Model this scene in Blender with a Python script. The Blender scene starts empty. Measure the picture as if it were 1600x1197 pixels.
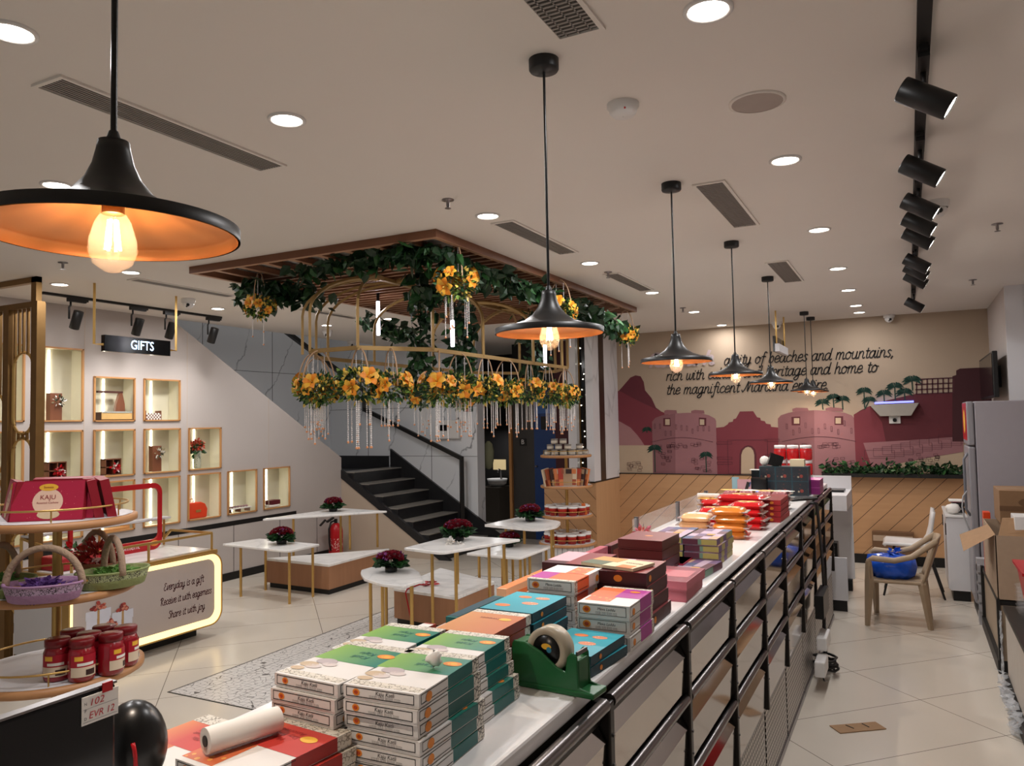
import bpy, bmesh, math, random
from mathutils import Vector, Matrix
SC = bpy.context.scene
COL = SC.collection
PI = math.pi
rnd = random.Random(7)

# ------------------------------------------------------------------ camera, world, exposure
def make_camera():
    yaw, pit, rol = math.radians(27.1628), math.radians(2.8501), math.radians(-1.0739)
    f = Vector((-math.sin(yaw)*math.cos(pit), math.cos(yaw)*math.cos(pit), math.sin(pit)))
    r = Vector((math.cos(yaw), math.sin(yaw), 0)); u = r.cross(f)
    r2 = r*math.cos(rol)+u*math.sin(rol); u2 = -r*math.sin(rol)+u*math.cos(rol)
    cd = bpy.data.cameras.new('camera'); co = bpy.data.objects.new('camera', cd); COL.objects.link(co)
    m = Matrix((r2, u2, -f)).transposed().to_4x4(); m.translation = Vector((0, 0, 1.62))
    co.matrix_world = m
    cd.sensor_fit = 'HORIZONTAL'; cd.sensor_width = 36.0; cd.lens = 1203.99/1600*36.0
    cd.clip_start = 0.02; cd.clip_end = 60
    SC.camera = co
make_camera()
W = bpy.data.worlds.new('world'); SC.world = W; W.use_nodes = True
W.node_tree.nodes['Background'].inputs[0].default_value = (0.78, 0.76, 0.74, 1)
W.node_tree.nodes['Background'].inputs[1].default_value = 0.25
SC.view_settings.view_transform = 'Standard'; SC.view_settings.look = 'None'
SC.view_settings.gamma = 1.0; SC.view_settings.use_curve_mapping = False
SC.view_settings.exposure = 0.47
LAMP_W = 7.0          # one ceiling downlight
SPOT_W = 16.0         # one track spotlight

# ------------------------------------------------------------------ materials
def lin(h):
    h = h.lstrip('#'); o = []
    for i in (0, 2, 4):
        c = int(h[i:i+2], 16)/255
        o.append(c/12.92 if c <= .04045 else ((c+.055)/1.055)**2.4)
    return (*o, 1)
MATS = {}
def new_mat(name):
    m = bpy.data.materials.new(name); m.use_nodes = True
    nt = m.node_tree
    return m, nt, nt.nodes['Principled BSDF']
def mat(name, col, rough=.6, metal=0, vary=.06, scale=14, bump=0, emit=0, trans=0, coat=0, alpha=1, ior=1.45):
    if name in MATS: return MATS[name]
    m, nt, b = new_mat(name)
    c = lin(col)
    b.inputs['Base Color'].default_value = c
    b.inputs['Roughness'].default_value = rough; b.inputs['Metallic'].default_value = metal
    b.inputs['IOR'].default_value = ior
    if vary or bump:
        tc = nt.nodes.new('ShaderNodeTexCoord'); n = nt.nodes.new('ShaderNodeTexNoise')
        n.inputs['Scale'].default_value = scale; n.inputs['Detail'].default_value = 3
        nt.links.new(tc.outputs['Object'], n.inputs['Vector'])
        if vary:
            mx = nt.nodes.new('ShaderNodeMix'); mx.data_type = 'RGBA'
            mx.inputs['A'].default_value = tuple(x*(1-vary*1.4) for x in c[:3])+(1,)
            mx.inputs['B'].default_value = tuple(min(1, x*(1+vary*1.4)) for x in c[:3])+(1,)
            nt.links.new(n.outputs['Fac'], mx.inputs['Factor']); nt.links.new(mx.outputs['Result'], b.inputs['Base Color'])
        if bump:
            bp = nt.nodes.new('ShaderNodeBump'); bp.inputs['Strength'].default_value = bump; bp.inputs['Distance'].default_value = .01
            nt.links.new(n.outputs['Fac'], bp.inputs['Height']); nt.links.new(bp.outputs['Normal'], b.inputs['Normal'])
    if emit:
        b.inputs['Emission Color'].default_value = c; b.inputs['Emission Strength'].default_value = emit
    if trans: b.inputs['Transmission Weight'].default_value = trans
    if coat: b.inputs['Coat Weight'].default_value = coat
    if alpha < 1: b.inputs['Alpha'].default_value = alpha
    MATS[name] = m
    return m
def nmath(nt, op, a, b=None):
    n = nt.nodes.new('ShaderNodeMath'); n.operation = op
    for i, v in enumerate((a, b)):
        if v is None: continue
        if isinstance(v, (int, float)): n.inputs[i].default_value = v
        else: nt.links.new(v, n.inputs[i])
    return n.outputs[0]
def mixcol(nt, fac, a, b):
    mx = nt.nodes.new('ShaderNodeMix'); mx.data_type = 'RGBA'
    nt.links.new(fac, mx.inputs['Factor'])
    for k, v in (('A', a), ('B', b)):
        if isinstance(v, tuple): mx.inputs[k].default_value = v
        else: nt.links.new(v, mx.inputs[k])
    return mx.outputs['Result']
def pos(nt):
    g = nt.nodes.new('ShaderNodeNewGeometry'); s = nt.nodes.new('ShaderNodeSeparateXYZ')
    nt.links.new(g.outputs['Position'], s.inputs[0]); return g.outputs['Position'], s.outputs
def groove(nt, val, period, width):
    f = nmath(nt, 'FRACT', nmath(nt, 'DIVIDE', val, period))
    d = nmath(nt, 'ABSOLUTE', nmath(nt, 'SUBTRACT', f, .5))
    return nmath(nt, 'GREATER_THAN', d, .5-width/period/2)
def noise(nt, vec, scale, detail=3):
    n = nt.nodes.new('ShaderNodeTexNoise'); n.inputs['Scale'].default_value = scale; n.inputs['Detail'].default_value = detail
    if vec is not None: nt.links.new(vec, n.inputs['Vector'])
    return n.outputs['Fac']
def mat_floor():
    m, nt, b = new_mat('floor_tile'); p, s = pos(nt)
    g1 = groove(nt, nmath(nt, 'ADD', nmath(nt, 'SUBTRACT', s[1], s[0]), 10.0-.722), .752, .006)
    g2 = groove(nt, nmath(nt, 'ADD', nmath(nt, 'ADD', s[0], s[1]), 10.0-.35), 1.465, .006)
    g = nmath(nt, 'MAXIMUM', g1, g2)
    base = mixcol(nt, noise(nt, p, 1.3), lin('#c8bfb2'), lin('#d6cdc0'))
    nt.links.new(mixcol(nt, g, base, lin('#6b6158')), b.inputs['Base Color'])
    b.inputs['Roughness'].default_value = .22
    return m
def mat_mosaic():
    m, nt, b = new_mat('floor_mosaic'); p, s = pos(nt)
    v = nt.nodes.new('ShaderNodeTexVoronoi'); v.feature = 'DISTANCE_TO_EDGE'; v.inputs['Scale'].default_value = 24
    v.inputs['Randomness'].default_value = .6
    nt.links.new(p, v.inputs['Vector'])
    ln = nmath(nt, 'LESS_THAN', v.outputs['Distance'], .03)
    g = nmath(nt, 'MAXIMUM', ln, groove(nt, s[0], .28, .004))
    nt.links.new(mixcol(nt, g, lin('#d6d2ce'), lin('#55514f')), b.inputs['Base Color']); b.inputs['Roughness'].default_value = .3
    return m
def mat_marble(name, c0, c1, scale=1.6, width=.035, rough=.22):
    m, nt, b = new_mat(name); tc = nt.nodes.new('ShaderNodeTexCoord')
    mp = nt.nodes.new('ShaderNodeMapping'); mp.inputs['Rotation'].default_value = (.3, .9, .5); mp.inputs['Scale'].default_value = (1, 1, .45)
    nt.links.new(tc.outputs['Object'], mp.inputs['Vector'])
    n = nt.nodes.new('ShaderNodeTexNoise'); n.inputs['Scale'].default_value = scale; n.inputs['Detail'].default_value = 2.5; n.inputs['Distortion'].default_value = .6
    nt.links.new(mp.outputs[0], n.inputs['Vector'])
    d = nmath(nt, 'ABSOLUTE', nmath(nt, 'SUBTRACT', n.outputs['Fac'], .5))
    v = nmath(nt, 'SUBTRACT', 1.0, nmath(nt, 'MINIMUM', nmath(nt, 'DIVIDE', d, width), 1.0))
    v = nmath(nt, 'MULTIPLY', nmath(nt, 'POWER', v, 2.2), nmath(nt, 'MULTIPLY', noise(nt, tc.outputs['Object'], 2.3), 1.25))
    nt.links.new(mixcol(nt, v, lin(c0), lin(c1)), b.inputs['Base Color']); b.inputs['Roughness'].default_value = rough
    MATS[name] = m
    return m
def mat_vein(name, c0, c1):
    m, nt, b = new_mat(name); p, s = pos(nt)
    u = nmath(nt, 'ADD', nmath(nt, 'ADD', nmath(nt, 'MULTIPLY', s[0], 1.0), nmath(nt, 'MULTIPLY', s[1], .9)), nmath(nt, 'MULTIPLY', s[2], -.42))
    u = nmath(nt, 'ADD', u, nmath(nt, 'MULTIPLY', noise(nt, p, 2.2, 4), .55))
    v1 = nmath(nt, 'ABSOLUTE', nmath(nt, 'SUBTRACT', nmath(nt, 'FRACT', nmath(nt, 'DIVIDE', nmath(nt, 'ADD', u, 40.0), .62)), .5))
    k = nmath(nt, 'SUBTRACT', 1.0, nmath(nt, 'MINIMUM', nmath(nt, 'DIVIDE', v1, .022), 1.0))
    k = nmath(nt, 'MULTIPLY', k, nmath(nt, 'MINIMUM', nmath(nt, 'MAXIMUM', nmath(nt, 'MULTIPLY', nmath(nt, 'SUBTRACT', noise(nt, p, 1.7), .38), 4.5), 0.0), 1.0))
    nt.links.new(mixcol(nt, k, lin(c0), lin(c1)), b.inputs['Base Color']); b.inputs['Roughness'].default_value = .22
    MATS[name] = m
    return m
def mat_wood(name, c0, c1, axis=2, rough=.45, mode=None, period=.2):
    m, nt, b = new_mat(name); p, s = pos(nt)
    mp = nt.nodes.new('ShaderNodeMapping'); sc = [26, 26, 26]; sc[axis] = 2.2; mp.inputs['Scale'].default_value = sc
    nt.links.new(p, mp.inputs['Vector'])
    base = mixcol(nt, noise(nt, mp.outputs[0], 1.0, 4), lin(c0), lin(c1))
    if mode:
        if mode == 'fwd': val = nmath(nt, 'SUBTRACT', s[2], s[0])
        elif mode == 'bck': val = nmath(nt, 'ADD', s[2], s[0])
        elif mode == 'side': val = nmath(nt, 'ADD', s[2], nmath(nt, 'MULTIPLY', s[1], 1.0))
        base = mixcol(nt, groove(nt, nmath(nt, 'ADD', val, 20.0), period, .008), base, lin('#3c2a1c'))
    nt.links.new(base, b.inputs['Base Color']); b.inputs['Roughness'].default_value = rough
    MATS[name] = m
    return m
def mat_pattern(name, c0, c1, scale=60):
    m, nt, b = new_mat(name); tc = nt.nodes.new('ShaderNodeTexCoord')
    v = nt.nodes.new('ShaderNodeTexVoronoi'); v.feature = 'DISTANCE_TO_EDGE'; v.inputs['Scale'].default_value = scale
    nt.links.new(tc.outputs['Object'], v.inputs['Vector'])
    k = nmath(nt, 'LESS_THAN', v.outputs['Distance'], .09)
    k = nmath(nt, 'MULTIPLY', k, nmath(nt, 'GREATER_THAN', noise(nt, tc.outputs['Object'], scale*.8), .46))
    nt.links.new(mixcol(nt, k, lin(c0), lin(c1)), b.inputs['Base Color']); b.inputs['Roughness'].default_value = .45
    MATS[name] = m
    return m
def mat_grad(name, c0, c1, axis, lo, hi, rough=.4):
    m, nt, b = new_mat(name); tc = nt.nodes.new('ShaderNodeTexCoord'); s = nt.nodes.new('ShaderNodeSeparateXYZ')
    nt.links.new(tc.outputs['Object'], s.inputs[0])
    mr = nt.nodes.new('ShaderNodeMapRange'); mr.inputs['From Min'].default_value = lo; mr.inputs['From Max'].default_value = hi
    nt.links.new(s.outputs[axis], mr.inputs['Value'])
    nt.links.new(mixcol(nt, mr.outputs[0], lin(c0), lin(c1)), b.inputs['Base Color']); b.inputs['Roughness'].default_value = rough
    MATS[name] = m
    return m
def mat_dots(name, c0, c1, scale, th=.12):
    m, nt, b = new_mat(name); tc = nt.nodes.new('ShaderNodeTexCoord')
    v = nt.nodes.new('ShaderNodeTexVoronoi'); v.inputs['Scale'].default_value = scale
    nt.links.new(tc.outputs['Object'], v.inputs['Vector'])
    nt.links.new(mixcol(nt, nmath(nt, 'LESS_THAN', v.outputs['Distance'], th), lin(c0), lin(c1)), b.inputs['Base Color'])
    b.inputs['Roughness'].default_value = .4
    MATS[name] = m
    return m
FLOOR, MOSAIC = mat_floor(), mat_mosaic()
CEIL = mat('ceiling_paint', '#e0dad3', .9, vary=.015, scale=2)
WALLW = mat('wall_paint', '#bab1ac', .75, vary=.015, scale=3)
WALLB = mat('beige_paint', '#bfae9c', .8, vary=.02, scale=3)
MURALBG = mat('mural_ground', '#ad9a86', .8, vary=.02, scale=2)
BLACKG = mat('black_gap', '#0b0a0a', .5, vary=0)
BLACK = mat('black_metal', '#141313', .42, vary=.1)
BLACKP = mat('black_plastic', '#0d0d0e', .3, vary=.1)
DARKST = mat('dark_stone', '#232325', .3, vary=.2, scale=30)
TREAD = mat('tread_stone', '#8a857e', .35, vary=.2, scale=30)
MARBLE = mat_vein('wall_marble', '#dfe2e6', '#70747c')
TOPM = mat_marble('top_marble', '#eceae8', '#d2d1d1', 2.6, .05, .22)
WHITEM = mat_marble('white_marble', '#d6d5d8', '#a5a4a8', 1.8, .03, .3)
QUARTZ = mat('counter_quartz', '#f0eeed', .18, vary=.02, scale=20)
BRASS = mat('brass', '#c8a260', .32, .75, vary=.06)
BRASSD = mat('bronze', '#8a6a40', .4, .7, vary=.08)
BEADG = mat('gold_paint', '#a98a58', .4, .55, vary=.08)
OAK = mat_wood('oak', '#a9764a', '#bd8a5c', 1)
OAKF = mat_wood('oak_frame', '#b27c49', '#c79258', 2)
DADOF = mat_wood('oak_dado', '#b58a62', '#c59a70', 0, mode='fwd', period=.2)
DADOB = mat_wood('oak_dado_mirrored', '#b58a62', '#c59a70', 0, mode='bck', period=.2)
DADOS = mat_wood('oak_plain', '#b88e66', '#c69c74', 2)
TRELW = mat_wood('trellis_wood', '#6d432c', '#7f5236', 0, .5)
TRELL = mat_wood('trellis_light', '#a87f63', '#bb9174', 0, .5)
STEEL = mat('stainless', '#b7b1ac', .08, 1.0, vary=.02)
STEELR = mat('steel_rail', '#7d7878', .28, 1.0, vary=.05)
POST = mat('dark_post', '#2a2624', .35, .6, vary=.1)
WHITEP = mat('white_plastic', '#dedcda', .4, vary=.02)
WHITEL = mat('white_laminate', '#cfcdcf', .45, vary=.02)
PAPER = mat('paper', '#e6e2dc', .8, vary=.02)
CARD = mat('cardboard', '#a07f5f', .85, vary=.08, scale=40)
CARDD = mat('cardboard_dark', '#6d5038', .85, vary=.1, scale=40)
TAN = mat('tan_carton', '#a8917b', .85, vary=.06, scale=30)
GLASS = mat('clear_glass', '#ffffff', .02, vary=0, trans=1.0, ior=1.2)
CLEARP = mat('clear_plastic', '#eef1f2', .08, vary=0, alpha=.16)
BULBG = mat('bulb_glass', '#ffe9d0', .05, vary=0, alpha=.10)
LEAF1 = mat('leaf_dark', '#1e3a22', .45, vary=.3, scale=30)
LEAF2 = mat('leaf_mid', '#2f5a2e', .45, vary=.25, scale=30)
LEAF3 = mat('leaf_light', '#6d8a3a', .5, vary=.25, scale=30)
ORANGE = mat('lily_orange', '#e88a22', .5, vary=.2, scale=40)
ORANGE2 = mat('lily_yellow', '#efb13a', .5, vary=.15, scale=40)
BUD = mat('bud_yellow', '#e9c860', .5, vary=.1)
BEAD = mat('bead_white', '#e9e4e2', .25, vary=0)
PEACHF = mat('peach_bead', '#d99a70', .5, vary=.1)
ROSE = mat('rose_red', '#7d1024', .55, vary=.3, scale=60)
ROSE2 = mat('rose_maroon', '#4c0c1c', .55, vary=.3, scale=60)
ORCHID = mat('orchid_purple', '#7d3a78', .55, vary=.2, scale=60)
COPPER = mat('copper_inside', '#d08a50', .4, .3, vary=.05)
BULBE = mat('filament', '#ffdcb4', .5, vary=0, emit=70)
LAMPE = mat('lamp_white', '#fff4e6', .5, vary=0, emit=14)
LEDW = mat('led_warm', '#fff8e4', .5, vary=0, emit=9)
LEDG = mat('led_gold', '#ffdf9e', .5, vary=0, emit=1.0)
TUBEE = mat('tube_light', '#f3f0ff', .5, vary=0, emit=10)
SIGNE = mat('sign_white', '#bcdcff', .5, vary=0, emit=4)
RED = mat('red_gloss', '#b3121c', .3, vary=.06)
REDM = mat('red_matt', '#a32126', .5, vary=.06)
NICHE = mat('niche_lining', '#cfcab4', .7, vary=.02)
BLUE = mat('blue_plastic', '#1650c0', .22, vary=.25, scale=14, bump=.6)
LOGO = mat('logo_orange', '#e0862a', .45, vary=.04)
LOGOY = mat('logo_yellow', '#e9b23a', .45, vary=.04)
INK = mat('ink_black', '#15120f', .6, vary=0)

# ------------------------------------------------------------------ mesh builder
class MB:
    def __init__(s): s.v = []; s.f = []; s.mi = []; s.sm = []; s.ms = []
    def m(s, mt):
        if mt not in s.ms: s.ms.append(mt)
        return s.ms.index(mt)
    def add(s, vs, fs, mt, smooth=False, M=None):
        k = len(s.v); i = s.m(mt)
        s.v += [tuple(M @ Vector(v)) if M else tuple(v) for v in vs]
        for f in fs: s.f.append([k+j for j in f]); s.mi.append(i); s.sm.append(smooth)
    def box(s, x0, x1, y0, y1, z0, z1, mt, M=None):
        s.add([(x0,y0,z0),(x1,y0,z0),(x1,y1,z0),(x0,y1,z0),(x0,y0,z1),(x1,y0,z1),(x1,y1,z1),(x0,y1,z1)],
              [(0,3,2,1),(4,5,6,7),(0,1,5,4),(1,2,6,5),(2,3,7,6),(3,0,4,7)], mt, False, M)
        return s
    def poly(s, pts, mt, M=None): s.add(pts, [list(range(len(pts)))], mt, False, M); return s
    def prism(s, pts, vec, mt, M=None):
        n = len(pts); a = [Vector(p) for p in pts]; b = [p+Vector(vec) for p in a]
        s.add(a+b, [list(range(n))[::-1], list(range(n, 2*n))]+[(i, (i+1) % n, n+(i+1) % n, n+i) for i in range(n)], mt, False, M)
        return s
    def cyl(s, p0, p1, r0, mt, r1=None, n=12, caps=True, M=None):
        p0, p1 = Vector(p0), Vector(p1); r1 = r0 if r1 is None else r1
        d = (p1-p0).normalized(); a = d.orthogonal().normalized(); b = d.cross(a)
        vs = []
        for p, r in ((p0, r0), (p1, r1)):
            vs += [p+(a*math.cos(t)+b*math.sin(t))*r for t in (2*PI*i/n for i in range(n))]
        s.add(vs, [(i, (i+1) % n, n+(i+1) % n, n+i) for i in range(n)], mt, True, M)
        if caps:
            s.add(vs[:n], [list(range(n))[::-1]], mt, False, M); s.add(vs[n:], [list(range(n))], mt, False, M)
        return s
    def tube(s, pts, r, mt, n=8, closed=False, M=None, flat=None):
        pts = [Vector(p) for p in pts]; N = len(pts); vs = []; up = None
        for i, p in enumerate(pts):
            q0 = pts[i-1] if (i or closed) else p; q1 = pts[(i+1) % N] if (i < N-1 or closed) else p
            d = (q1-q0).normalized()
            if up is None: up = d.orthogonal().normalized() if abs(d.z) > .9 else Vector((0, 0, 1))
            a = (up-d*up.dot(d))
            a = a.normalized() if a.length > 1e-4 else d.orthogonal().normalized()
            b = d.cross(a); up = a
            rr = r[i] if isinstance(r, (list, tuple)) else r
            for k in range(n):
                t = 2*PI*(k+.5)/n
                ra, rb = (rr, rr) if not flat else (rr*flat[0], rr*flat[1])
                vs.append(p+a*math.cos(t)*ra+b*math.sin(t)*rb)
        fs = []
        for i in range(N if closed else N-1):
            j = (i+1) % N
            fs += [(i*n+k, i*n+(k+1) % n, j*n+(k+1) % n, j*n+k) for k in range(n)]
        if not closed: fs += [list(range(n))[::-1], [(N-1)*n+k for k in range(n)]]
        s.add(vs, fs, mt, n > 4, M)
        return s
    def lathe(s, prof, mt, n=24, c=(0, 0, 0), M=None, smooth=True, ex=1, ey=1):
        vs = []
        for r, z in prof: vs += [(c[0]+r*math.cos(2*PI*i/n)*ex, c[1]+r*math.sin(2*PI*i/n)*ey, c[2]+z) for i in range(n)]
        fs = []
        for j in range(len(prof)-1): fs += [(j*n+i, j*n+(i+1) % n, (j+1)*n+(i+1) % n, (j+1)*n+i) for i in range(n)]
        s.add(vs, fs, mt, smooth, M)
        return s
    def disc(s, c, r, mt, n=24, M=None, ex=1, ey=1):
        s.add([(c[0]+r*math.cos(2*PI*i/n)*ex, c[1]+r*math.sin(2*PI*i/n)*ey, c[2]) for i in range(n)], [list(range(n))], mt, False, M); return s
    def ball(s, c, r, mt, n=10, k=6, M=None, ex=1, ey=1, ez=1):
        return s.lathe([(r*math.sin(PI*i/k) if 0 < i < k else 1e-4, -r*ez*math.cos(PI*i/k)) for i in range(k+1)], mt, n, c, M, True, ex, ey)
    def mesh(s, name):
        me = bpy.data.meshes.new(name); me.from_pydata(s.v, [], s.f)
        for mt in s.ms: me.materials.append(mt)
        me.polygons.foreach_set('material_index', s.mi); me.polygons.foreach_set('use_smooth', s.sm)
        me.update(); return me
def ob(name, mb, parent=None, loc=None, bevel=0, label=None, kind=None, rz=0):
    o = bpy.data.objects.new(name, mb.mesh(name) if isinstance(mb, MB) else mb); COL.objects.link(o)
    if parent: o.parent = parent
    if loc: o.location = loc
    if rz: o.rotation_euler.z = rz
    if bevel:
        b = o.modifiers.new('bevel', 'BEVEL'); b.width = bevel; b.segments = 2; b.limit_method = 'ANGLE'; b.angle_limit = .6
    if label: o['label'] = label
    if kind: o['kind'] = kind
    return o
def thing(name, label, cat, loc=(0, 0, 0), rz=0, group=None):
    o = bpy.data.objects.new(name, None); COL.objects.link(o); o.empty_display_size = .05
    o.location = loc; o.rotation_euler.z = rz; o['label'] = label; o['category'] = cat
    if group: o['group'] = group
    return o
def tag(o, label, cat, group=None):
    o['label'] = label; o['category'] = cat
    if group: o['group'] = group
    return o
def dup(root, loc, rz=None, label=None, group=None):
    r = root.copy(); COL.objects.link(r); r.location = loc
    if rz is not None: r.rotation_euler.z = rz
    if label: r['label'] = label
    if group: r['group'] = group
    for ch in list(root.children):
        c = ch.copy(); COL.objects.link(c); c.parent = r
        for g in list(ch.children):
            d = g.copy(); COL.objects.link(d); d.parent = c
    return r
ORD = ['topmost', 'second from top', 'third from top', 'fourth from top', 'fifth from top', 'sixth from top', 'seventh from top']
TXT = {}
def text_geo(body, shear=0, align='CENTER', thin=0.0):
    key = (body, shear, align, thin)
    if key not in TXT:
        cu = bpy.data.curves.new('t', 'FONT'); cu.body = body; cu.size = 1; cu.shear = shear; cu.align_x = align; cu.align_y = 'CENTER'
        cu.resolution_u = 3; cu.offset = thin
        o = bpy.data.objects.new('t', cu); COL.objects.link(o)
        dg = bpy.context.evaluated_depsgraph_get()
        me = bpy.data.meshes.new_from_object(o.evaluated_get(dg))
        TXT[key] = ([tuple(v.co) for v in me.vertices], [tuple(p.vertices) for p in me.polygons])
        bpy.data.objects.remove(o); bpy.data.meshes.remove(me); bpy.data.curves.remove(cu)
    return TXT[key]
def frame(origin, xdir, ydir, sx=1, sy=None):
    x = Vector(xdir).normalized(); y = Vector(ydir).normalized(); z = x.cross(y)
    m = Matrix((x*sx, y*(sx if sy is None else sy), z)).transposed().to_4x4(); m.translation = Vector(origin)
    return m
def put_text(mb, body, origin, xdir, ydir, size, mt, shear=0, width=None, align='CENTER', thin=0.0):
    vs, fs = text_geo(body, shear, align, thin)
    sx = size
    if width:
        w = max(v[0] for v in vs)-min(v[0] for v in vs); sx = width/w
    mb.add(vs, fs, mt, False, frame(origin, xdir, ydir, sx, size))
def lamp_light(root, kind, power, loc, size=.08, color=(1, .985, .985), rot=None, spot=None, blend=.5):
    l = bpy.data.lights.new('lamp_light', kind); l.energy = power; l.color = color
    if kind == 'AREA': l.shape = 'DISK'; l.size = size
    else: l.shadow_soft_size = size
    if spot: l.spot_size = spot; l.spot_blend = blend
    o = bpy.data.objects.new('lamp_light', l); COL.objects.link(o); o.parent = root; o.location = loc
    if rot: o.rotation_euler = rot
    return o
# single-stroke cursive lettering
GLY = {'a': (1.05, '.75,.85 .45,1 .12,.75 .08,.3 .3,0 .6,.15 .8,.9|.8,1 .78,.3 .9,0 1.1,.12'), 'b': (.92, '.15,1.9 .12,.6 .15,.1 .4,0 .7,.2 .72,.7 .5,1 .18,.7'), 'c': (.85, '.75,.8 .5,1 .15,.7 .12,.3 .4,0 .85,.2'),
 'd': (1.08, '.75,.85 .45,1 .12,.75 .08,.3 .3,0 .6,.15 .82,.9|.86,1.9 .8,.3 .92,0 1.12,.12'), 'e': (.85, '.12,.5 .7,.58 .62,.95 .35,1 .1,.6 .15,.15 .45,0 .86,.22'), 'f': (.72, '.78,1.7 .58,1.95 .4,1.6 .35,.3 .3,-.6 .1,-.8 .05,-.5|.1,.97 .7,.97'),
 'g': (1.05, '.75,.85 .45,1 .12,.75 .08,.3 .3,0 .6,.15 .8,.9|.8,1 .78,0 .7,-.6 .4,-.85 .1,-.6 .45,-.15 1.08,.15'), 'h': (1.0, '.15,1.9 .15,0|.15,.6 .45,1 .7,.8 .7,.2 .85,0 1.02,.12'), 'i': (.46, '.15,1 .12,.2 .25,0 .48,.12|.2,1.4 .22,1.5'),
 'j': (.6, '.3,1 .28,-.4 .1,-.8 -.1,-.6 .1,-.2 .6,.15|.34,1.4 .36,1.5'), 'k': (.9, '.15,1.9 .15,0|.65,1 .2,.45 .7,0 .9,.1'), 'l': (.46, '.15,1.9 .13,.25 .28,0 .48,.12'), 'm': (1.42, '.12,1 .12,0|.12,.6 .4,1 .6,.8 .6,0|.6,.6 .88,1 1.1,.8 1.1,.2 1.22,0 1.44,.12'),
 'n': (.98, '.12,1 .12,0|.12,.6 .42,1 .68,.8 .68,.2 .82,0 1.0,.12'), 'o': (.95, '.45,1 .12,.75 .12,.25 .42,0 .75,.25 .75,.75 .45,1 .6,.85 .98,.8'), 'p': (.92, '.15,1 .13,-.85|.14,.6 .45,1 .75,.75 .72,.25 .42,0 .15,.2'), 'r': (.68, '.12,1 .12,0|.12,.55 .35,.95 .65,.92'),
 's': (.76, '.62,.85 .4,1 .18,.8 .4,.5 .62,.25 .4,0 .08,.12'), 't': (.62, '.3,1.55 .28,.25 .42,0 .64,.12|.05,1.02 .6,1.02'), 'u': (1.0, '.12,1 .12,.25 .35,0 .65,.2 .72,1|.72,1 .72,.2 .85,0 1.02,.12'), 'v': (.85, '.1,1 .35,0 .65,.8 .72,1 .9,.9'), 'w': (1.22, '.1,1 .15,.2 .35,0 .6,.3 .62,.9|.62,.3 .85,0 1.1,.4 1.12,1 1.26,.9'),
 'y': (1.0, '.12,1 .12,.25 .35,0 .65,.2 .72,1|.72,1 .7,0 .55,-.65 .25,-.8 .1,-.55 .5,-.1 1.02,.15'), ',': (.4, '.2,.1 .08,-.3'), '.': (.4, '.15,0 .17,.08'), ' ': (.62, ''),
 'M': (1.75, '-.2,.3 .0,0 .3,.5 .6,1.8|.6,1.8 .75,.1|.75,.1 1.1,1.2 1.35,1.8|1.35,1.8 1.4,.3 1.55,0 1.78,.12'), 'R': (1.15, '.3,1.8 .22,0|-.1,1.3 .1,1.75 .5,1.9 .85,1.6 .75,1.15 .3,.95|.3,.95 .8,.1 1.15,.05'), 'E': (1.0, '.9,1.6 .55,1.85 .25,1.5 .5,1.0 .15,.6 .25,.1 .6,0 1.05,.3'), 'S': (.95, '.85,1.6 .55,1.85 .25,1.5 .55,1.0 .85,.55 .55,0 .1,.2')}
def script_text(mb, body, origin, xdir, ydir, xh, mt, w=.2, shear=.32, width=None, center=True):
    x = 0; S = []
    for ch in body:
        adv, d = GLY[ch]
        for st in [q for q in d.split('|') if q]:
            P = [Vector((float(a)+x, float(b) if 0 <= float(b) <= 1 else 1+(float(b)-1)*.7 if float(b) > 1 else float(b)*.8)) for a, b in (p.split(',') for p in st.split())]; Q = []
            for i in range(len(P)-1):
                p0, p1, p2, p3 = P[max(0, i-1)], P[i], P[i+1], P[min(len(P)-1, i+2)]
                for k in range(5):
                    t = k/5; Q.append(.5*((2*p1)+(p2-p0)*t+(2*p0-5*p1+4*p2-p3)*t*t+(3*p1-p0-3*p2+p3)*t**3))
            Q.append(P[-1]); S.append([Vector((p.x+shear*p.y, p.y)) for p in Q])
        x += adv
    sx = (width/x) if width else xh
    F = frame(origin, xdir, ydir, sx, xh); off = x/2 if center else 0
    for Q in S:
        V = []
        for i, p in enumerate(Q):
            d = (Q[min(i+1, len(Q)-1)]-Q[max(i-1, 0)]).normalized(); n = Vector((-d.y, d.x))*w/2
            if i == 0: p = p-d*w*.3
            if i == len(Q)-1: p = p+d*w*.3
            V += [(p.x-off+n.x, p.y-.5+n.y, 0), (p.x-off-n.x, p.y-.5-n.y, 0)]
        mb.add(V, [(2*i, 2*i+1, 2*i+3, 2*i+2) for i in range(len(Q)-1)], mt, False, F)
# ------------------------------------------------------------------ room shell
H = 2.70
XL, YB, XR = -6.45, 9.35, .77
mb = MB(); mb.box(-9, 2.2, -3, 12, -.1, 0, FLOOR); mb.box(-4.1, -2.35, 3.31, 7.12, -.001, .002, MOSAIC)
for a in ((-4.11, -4.1, 3.3, 7.13), (-2.35, -2.34, 3.3, 7.13)): mb.box(a[0], a[1], a[2], a[3], -.001, .0025, BLACK)
for a in ((-4.1, -2.35, 3.3, 3.31), (-4.1, -2.35, 7.12, 7.13)): mb.box(a[0], a[1], a[2], a[3], -.001, .0025, BLACK)
ob('floor', mb, kind='structure')
mb = MB(); mb.box(XL-.02, 2.2, -3, 12, H, H+.12, CEIL); mb.box(-8, XL-.02, 1.5, 9.4, 4.1, 4.2, CEIL)
ob('ceiling', mb, kind='structure')

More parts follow.
